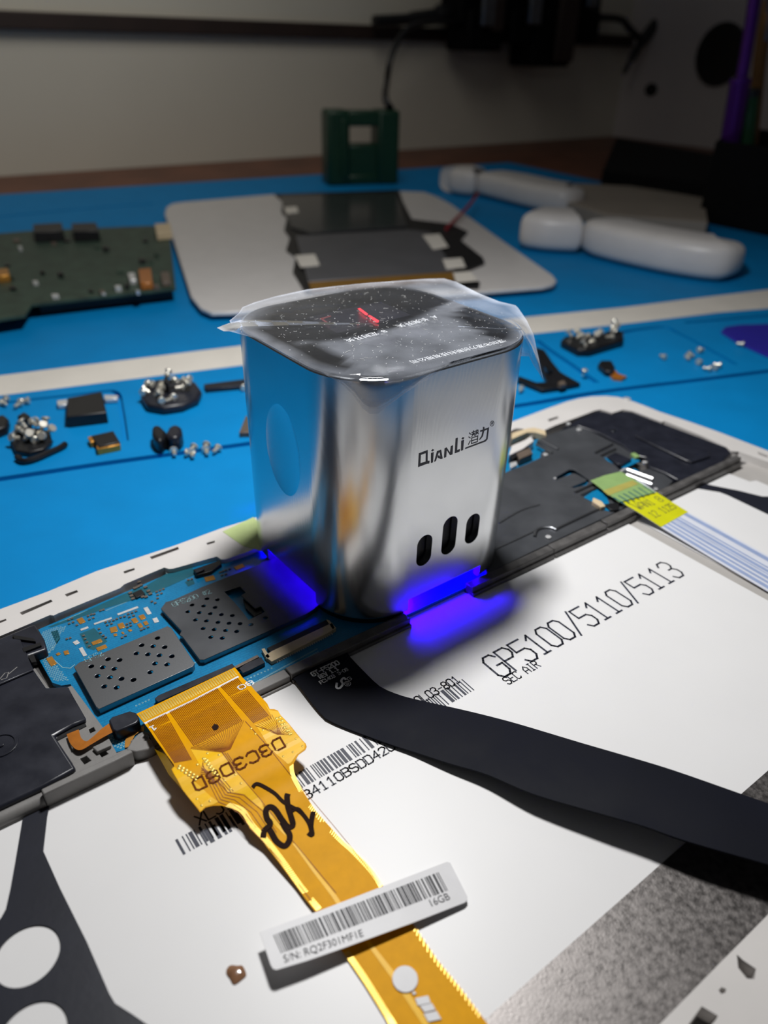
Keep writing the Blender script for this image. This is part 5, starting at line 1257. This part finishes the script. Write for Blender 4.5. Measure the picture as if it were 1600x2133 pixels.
for u, v in ((855, 690), (785, 706)):     # two round touch keys under the gloss
    b_ = nb(); c = at(u, v, ZT); poly(b_, [[c + E1 * (4.6 * math.cos(2 * math.pi * i / 32)) + E2 * (4.6 * math.sin(2 * math.pi * i / 32)) for i in range(32)]], ZT - .02, ZT + .02); build('touch_key', b_, M['disp'], tp)
# maker's mark on the front face
K = 30.31 * .02 / 65.2
NF = (-E2 + Vector((0, 0, -K))); PF = BC - E2 * bh(7.5) + Vector((0, 0, 7.5))
def fp(x, y, off=.04): return onplane(850 + x / 8, 860 + y / 8, PF - E2 * off, NF)
LOGO = [
 ([(170, 905), (182, 676), (330, 620), (328, 800), (362, 800), (356, 845), (320, 848)], [(208, 842), (216, 700), (297, 672), (296, 812)]),
 ([(384, 838), (386, 670), (430, 655), (418, 826)], None), ([(386, 636), (414, 604), (438, 616), (412, 646)], None),
 ([(438, 816), (486, 640), (554, 614), (580, 762), (548, 772), (497, 750), (500, 716), (524, 706), (530, 726), (542, 724), (528, 655), (514, 662), (466, 804)], None),
 ([(602, 750), (612, 594), (646, 576), (702, 660), (716, 556), (752, 540), (744, 690), (704, 708), (648, 622), (638, 738)], None),
 ([(780, 676), (796, 428), (832, 414), (820, 622), (868, 604), (862, 646)], None),
 ([(884, 634), (890, 466), (934, 450), (920, 620)], None), ([(892, 436), (916, 404), (942, 414), (918, 446)], None),
 ([(950, 606), (960, 580), (1270, 462), (1304, 436), (1326, 276), (1272, 300), (1250, 390), (1204, 446), (1182, 452), (1226, 388), (1244, 308), (1206, 318), (1204, 294), (1250, 280), (1252, 236), (1276, 236), (1276, 272), (1354, 240), (1328, 440), (1292, 480)], None),
]
bm = nb()
for o_, h_ in LOGO:
    tb = bmesh.new(); ed = []
    for lp in [o_] + ([h_] if h_ else []):
        vs = [tb.verts.new(fp(*p)) for p in lp]; ed += [tb.edges.new((vs[i], vs[(i + 1) % len(vs)])) for i in range(len(vs))]
    bmesh.ops.triangle_fill(tb, use_beauty=True, edges=ed, normal=NF)
    me = bpy.data.meshes.new('t'); tb.to_mesh(me); tb.free(); bm.from_mesh(me); bpy.data.meshes.remove(me)
def fstroke(pts, w): capstroke(bm, [fp(*p) for p in pts], w, NF.normalized())
for pts in ([(1026, 336), (1044, 356)], [(1016, 402), (1040, 420)], [(1010, 526), (1040, 466)],                      # water radical
            [(1066, 330), (1112, 312)], [(1064, 360), (1116, 340)], [(1092, 300), (1086, 360), (1066, 396)], [(1094, 350), (1114, 374)],
            [(1124, 308), (1176, 290)], [(1122, 338), (1178, 318)], [(1152, 282), (1146, 340), (1126, 372)], [(1154, 330), (1176, 352)],
            [(1064, 420), (1060, 512)], [(1064, 420), (1166, 384)], [(1166, 384), (1158, 482)], [(1060, 512), (1158, 482)], [(1064, 466), (1162, 434)]): fstroke(pts, .26)
ring_ = [(1404 + 32 * math.cos(2 * math.pi * i / 22), 178 + 42 * math.sin(2 * math.pi * i / 22) - 8 * math.cos(2 * math.pi * i / 22)) for i in range(23)]
for p, q in zip(ring_, ring_[1:]): capstroke(bm, [fp(*p), fp(*q)], .14, NF.normalized())
for pts in ([(1392, 200), (1396, 158), (1416, 152), (1418, 172), (1396, 180)], [(1404, 178), (1416, 194)]): fstroke(pts, .13)
build('logo_print', bm, M['logo'], lamp)

# ------------------------------------------------------------------ crinkled protective film over the top
def film_mat():
    m = bpy.data.materials.new('clear_film'); m.use_nodes = True; nt = m.node_tree; nt.nodes.clear(); N = nt.nodes.new; L = nt.links.new
    out = N('ShaderNodeOutputMaterial'); tr = N('ShaderNodeBsdfTransparent'); tr.inputs['Color'].default_value = (.97, .98, 1, 1)
    gl = N('ShaderNodeBsdfGlossy'); gl.inputs['Roughness'].default_value = .07; gl.inputs['Color'].default_value = (1, 1, 1, 1)
    df = N('ShaderNodeBsdfDiffuse'); df.inputs['Color'].default_value = (.74, .79, .9, 1)
    dw = N('ShaderNodeBsdfDiffuse'); dw.inputs['Color'].default_value = (.9, .9, .9, 1)
    tc = N('ShaderNodeTexCoord'); at_ = N('ShaderNodeAttribute'); at_.attribute_name = 'haze'
    fr = N('ShaderNodeFresnel'); fr.inputs['IOR'].default_value = 1.5
    n1 = N('ShaderNodeTexNoise'); n1.inputs['Scale'].default_value = 90; n1.inputs['Detail'].default_value = 4; L(tc.outputs['Object'], n1.inputs['Vector'])
    bp = N('ShaderNodeBump'); bp.inputs['Strength'].default_value = .35; bp.inputs['Distance'].default_value = .0006; L(n1.outputs['Fac'], bp.inputs['Height'])
    for x in (gl, fr): L(bp.outputs['Normal'], x.inputs['Normal'])
    m1 = N('ShaderNodeMixShader'); L(fr.outputs['Fac'], m1.inputs['Fac']); L(tr.outputs['BSDF'], m1.inputs[1]); L(gl.outputs['BSDF'], m1.inputs[2])
    mr = N('ShaderNodeMapRange'); mr.inputs['From Min'].default_value = .3; mr.inputs['From Max'].default_value = .7; mr.inputs['To Min'].default_value = .6; mr.inputs['To Max'].default_value = 1.25; L(n1.outputs['Fac'], mr.inputs['Value'])
    mu = N('ShaderNodeMath'); mu.operation = 'MULTIPLY'; L(at_.outputs['Fac'], mu.inputs[0]); L(mr.outputs['Result'], mu.inputs[1])
    m2 = N('ShaderNodeMixShader'); L(mu.outputs['Value'], m2.inputs['Fac']); L(m1.outputs['Shader'], m2.inputs[1]); L(df.outputs['BSDF'], m2.inputs[2])
    vo = N('ShaderNodeTexVoronoi'); vo.inputs['Scale'].default_value = 900; L(tc.outputs['Object'], vo.inputs['Vector'])
    lt = N('ShaderNodeMath'); lt.operation = 'LESS_THAN'; lt.inputs[1].default_value = .11; L(vo.outputs['Distance'], lt.inputs[0])
    wn_ = N('ShaderNodeSeparateColor'); L(vo.outputs['Color'], wn_.inputs['Color'])
    gt_ = N('ShaderNodeMath'); gt_.operation = 'GREATER_THAN'; gt_.inputs[1].default_value = .6; L(wn_.outputs['Red'], gt_.inputs[0])
    mm = N('ShaderNodeMath'); mm.operation = 'MULTIPLY'; L(lt.outputs['Value'], mm.inputs[0]); L(gt_.outputs['Value'], mm.inputs[1])
    m5 = N('ShaderNodeMath'); m5.operation = 'MULTIPLY'; m5.inputs[1].default_value = .55; L(mm.outputs['Value'], m5.inputs[0])
    m3 = N('ShaderNodeMixShader'); L(m5.outputs['Value'], m3.inputs['Fac']); L(m2.outputs['Shader'], m3.inputs[1]); L(dw.outputs['BSDF'], m3.inputs[2])
    L(m3.outputs['Shader'], out.inputs['Surface']); return m
FILM = film_mat()
ZF = BZ1 + .75
def film_outer():
    """(pixel u, v, height) of the free edge; converted to polar about the box axis"""
    T = [(452, 683, 71.0), (466, 690, 71.4), (490, 690, 72.0), (478, 668, 72.6), (498, 652, 73.2), (505, 640, 73.3), (530, 630, 73.4), (575, 617, 73.4), (640, 603, 73.4), (700, 596, 73.4), (760, 590, 73.4), (830, 585, 73.5), (880, 581, 73.6), (925, 580, 73.7), (950, 587, 73.6), (1000, 612, 73.2), (1040, 628, 72.8), (1074, 636, 72.2), (1080, 642, 72), (1098, 668, 71.0), (1112, 698, 69), (1120, 735, 65), (1133, 794, 60), (1122, 776, 62), (1112, 762, 64), (1102, 742, 66.8), (1080, 742, 67.4), (1040, 747, 68.0), (990, 747, 68.9), (962, 742, 70.3)]
    out = [at(u, v, z) for u, v, z in T]
    # front flap hangs along the rounded front corner: place each point just outside the shell
    def out_of(u, v, gap):
        z = 72.0
        for _ in range(60):
            p = at(u, v, z); q = p - BC; h, r = bh(z), 17.66 * bh(z) / 30.31
            x, y = abs(q.dot(E1)), abs(q.dot(E2)); dx, dy = max(0, x - (h - r)), max(0, y - (h - r))
            d = (math.hypot(dx, dy) - r) if (dx > 0 and dy > 0) else max(x - h, y - h)
            z -= (d - gap) * .35
        return at(u, v, z)
    for u, v, g_ in ((925, 767, .5), (887, 792, .5), (845, 818, .6), (800, 852, 1.2), (787, 862, 1.6), (770, 862, 1.4), (755, 850, 1.1), (735, 822, .7), (712, 800, .5), (690, 787, .3)): out.append(out_of(u, v, g_))
    out += [at(640, 763, 72.4), at(600, 742, 72.6), at(560, 720, 72.7), at(530, 704, 72.7)]
    return out
FO = film_outer()
rimN = len(FO)
def pang(p): q = p - BC; return math.atan2(q.dot(E2), q.dot(E1))
def rimpoint(a, inset=.4):
    # point on the rounded square rim in direction a
    d = E1 * math.cos(a) + E2 * math.sin(a); h = bh(BZ1) - inset; r = 17.66 - inset
    lo, hi = 0, 60
    for _ in range(40):
        md_ = (lo + hi) / 2; x, y = abs(md_ * math.cos(a)), abs(md_ * math.sin(a)); dx, dy = x - (h - r), y - (h - r)
        inside = (x <= h and y <= h) and not (dx > 0 and dy > 0 and math.hypot(dx, dy) > r)
        if inside: lo = md_
        else: hi = md_
    return BC + d * lo
bm = nb()
hl = bm.verts.layers.float.new('haze')
from mathutils import noise as mnoise
def hazeval(p):
    """how far the film has lifted from the plate (clear where it clings)"""
    u, v = camproj(p)
    def inel(cx_, cy_, rx, ry, rot):
        c_, s_ = math.cos(rot), math.sin(rot); dx, dy = u - cx_, v - cy_
        return ((dx * c_ + dy * s_) / rx) ** 2 + ((-dx * s_ + dy * c_) / ry) ** 2
    d = min(inel(720, 650, 185, 52, -.16), inel(1018, 672, 66, 25, .42), inel(655, 735, 80, 13, .36), inel(880, 612, 70, 30, -.1), inel(800, 675, 60, 14, -.3))
    nz = .25 * mnoise.noise(p * .12)
    h = 0.0 if d + nz < .95 else min(1.0, (d + nz - .95) * 3.5)
    return .02 + .125 * h
def camproj(p):
    q = p - CAM; w = q.dot(FW); return CX + FPX * q.dot(RT) / w, CY + FPX * q.dot(DN) / w
def wrinkle(p):
    s = p * .09
    return .35 * mnoise.noise(s) + .16 * mnoise.noise(s * 2.7 + Vector((5, 2, 1)))
# dense outer outline
OUT = []
for i in range(rimN):
    a, b = FO[i], FO[(i + 1) % rimN]; n = max(2, int((b - a).length / 1.2))
    for k in range(n): OUT.append(a.lerp(b, k / n))
angs = [pang(p) for p in OUT]
NR = 9
rings = []
for j in range(NR + 1):                # from centre to rim
    f_ = j / NR; rg = []
    for p, a in zip(OUT, angs):
        rp_ = rimpoint(a); q = BC.lerp(rp_, f_); z = ZF + wrinkle(q) * min(1, (1 - f_) * 4 + .15); q.z = z; rg.append(q)
    rings.append(rg)
for j, f_ in enumerate((.3, .65, 1.0)):
    rg = []
    for p, a in zip(OUT, angs):
        rp_ = rimpoint(a, -.25); rp_.z = ZF - .15
        q = rp_.lerp(p, f_); drop = (rp_.z - p.z); q.z = rp_.z - drop * (f_ ** 1.0)
        if drop > 1.5:        # bulge outwards over the edge
            dd = (p - BC); dd.z = 0; dd.normalize(); q += dd * (math.sin(math.pi * f_) * .35)
        rg.append(q)
    rings.append(rg)
VR = []
for rg in rings: VR.append([bm.verts.new(q) for q in rg])
for a, b in zip(VR[1:], VR[2:]):
    n = len(a)
    for k in range(n): bm.faces.new((a[k], a[(k + 1) % n], b[(k + 1) % n], b[k]))
cv = bm.verts.new(BC + Vector((0, 0, ZF + wrinkle(BC))))
for v in VR[0]: bm.verts.remove(v)
n = len(VR[1])
for k in range(n): bm.faces.new((cv, VR[1][k], VR[1][(k + 1) % n]))
for v in bm.verts:
    v[hl] = hazeval(v.co)
for rg in VR[-1:]:  # flap and free edge hazed whiter, partly painting in a bright streak
    for v in rg: v[hl] = .42
for rg in VR[NR:-1]:
    for v in rg: v[hl] = max(v[hl], .17)
film = build('protective_film', bm, FILM, lamp, smooth=True, angle=60)
film['label'] = 'crinkled clear plastic film'
bm = nb(); rnd = random.Random(5)
for i in range(130):
    a = rnd.uniform(0, 6.28); r_ = rnd.uniform(.05, .92); q = BC.lerp(rimpoint(a), r_); q.z = ZF + .55
    L_ = rnd.uniform(.3, 1.3) * (2.0 if i % 9 == 0 else 1); d = rnd.uniform(0, 6.28); pts = [q]
    for k in range(4):
        d += rnd.uniform(-.9, .9); pts.append(pts[-1] + Vector((math.cos(d), math.sin(d), rnd.uniform(-.05, .05))) * L_ / 4)
    for p in pts: p.z = ZF + wrinkle(p) + .1
    tube(bm, smoothline(pts, 3), .032, 5)
fb = build('lint', bm, M['fibre'], film); fb['kind'] = 'stuff'

# ================================================================== light
def area(name, loc, target, size, power, color=(1, 1, 1), shape='DISK', size_y=None, spread=None):
    l = bpy.data.lights.new(name, 'AREA'); l.shape = shape; l.size = size * S; l.energy = power; l.color = color
    if size_y: l.size_y = size_y * S
    if spread: l.spread = spread
    o = bpy.data.objects.new(name, l); COL.objects.link(o); o.location = Vector(loc) * S
    d = (Vector(target) - Vector(loc)); o.rotation_euler = d.to_track_quat('-Z', 'Y').to_euler(); return o
KEY = (2, 236, 292)
area('bench_lamp', KEY, (4, 202, 0), 44, 1.1, (1.0, .995, .985))
wl = ab(230, wb + 470, 620); area('wall_fill_light', wl, ab(190, wb, 330), 420, .8, (1.0, .97, .9), spread=math.radians(130))  # unseen fill added to brighten the back wall and side panel
uv = bpy.data.lights.new('uv_glow', 'AREA'); uv.shape = 'DISK'; uv.size = 24 * S; uv.energy = .24; uv.color = (.025, .0, 1.0)
uvo = bpy.data.objects.new('uv_glow', uv); COL.objects.link(uvo); uvo.location = (BC + Vector((0, 0, 25))) * S
w = bpy.data.worlds.new('World'); scn.world = w; w.use_nodes = True
w.node_tree.nodes['Background'].inputs['Color'].default_value = (.8, .82, .85, 1); w.node_tree.nodes['Background'].inputs['Strength'].default_value = .045

# ================================================================== camera
cam = bpy.data.cameras.new('camera'); co = bpy.data.objects.new('camera', cam); COL.objects.link(co)
cam.sensor_fit = 'HORIZONTAL'; cam.sensor_width = 36.0; cam.lens = FPX / 1600 * 36.0; cam.clip_start = .005; cam.clip_end = 20
mx = Matrix((( RT.x, -DN.x, -FW.x, 0), (RT.y, -DN.y, -FW.y, 0), (RT.z, -DN.z, -FW.z, HC * S), (0, 0, 0, 1)))
co.matrix_world = mx
cam.dof.use_dof = True; cam.dof.focus_distance = 172 * S
cam.dof.aperture_fstop = cam.lens / 1.9
scn.camera = co
scn.view_settings.view_transform = 'Standard'; scn.view_settings.look = 'None'; scn.view_settings.gamma = 1.0; scn.view_settings.use_curve_mapping = False
scn.view_settings.exposure = 0.0
scn.cycles.max_bounces = 8; scn.cycles.transparent_max_bounces = 12; scn.cycles.use_denoising = True
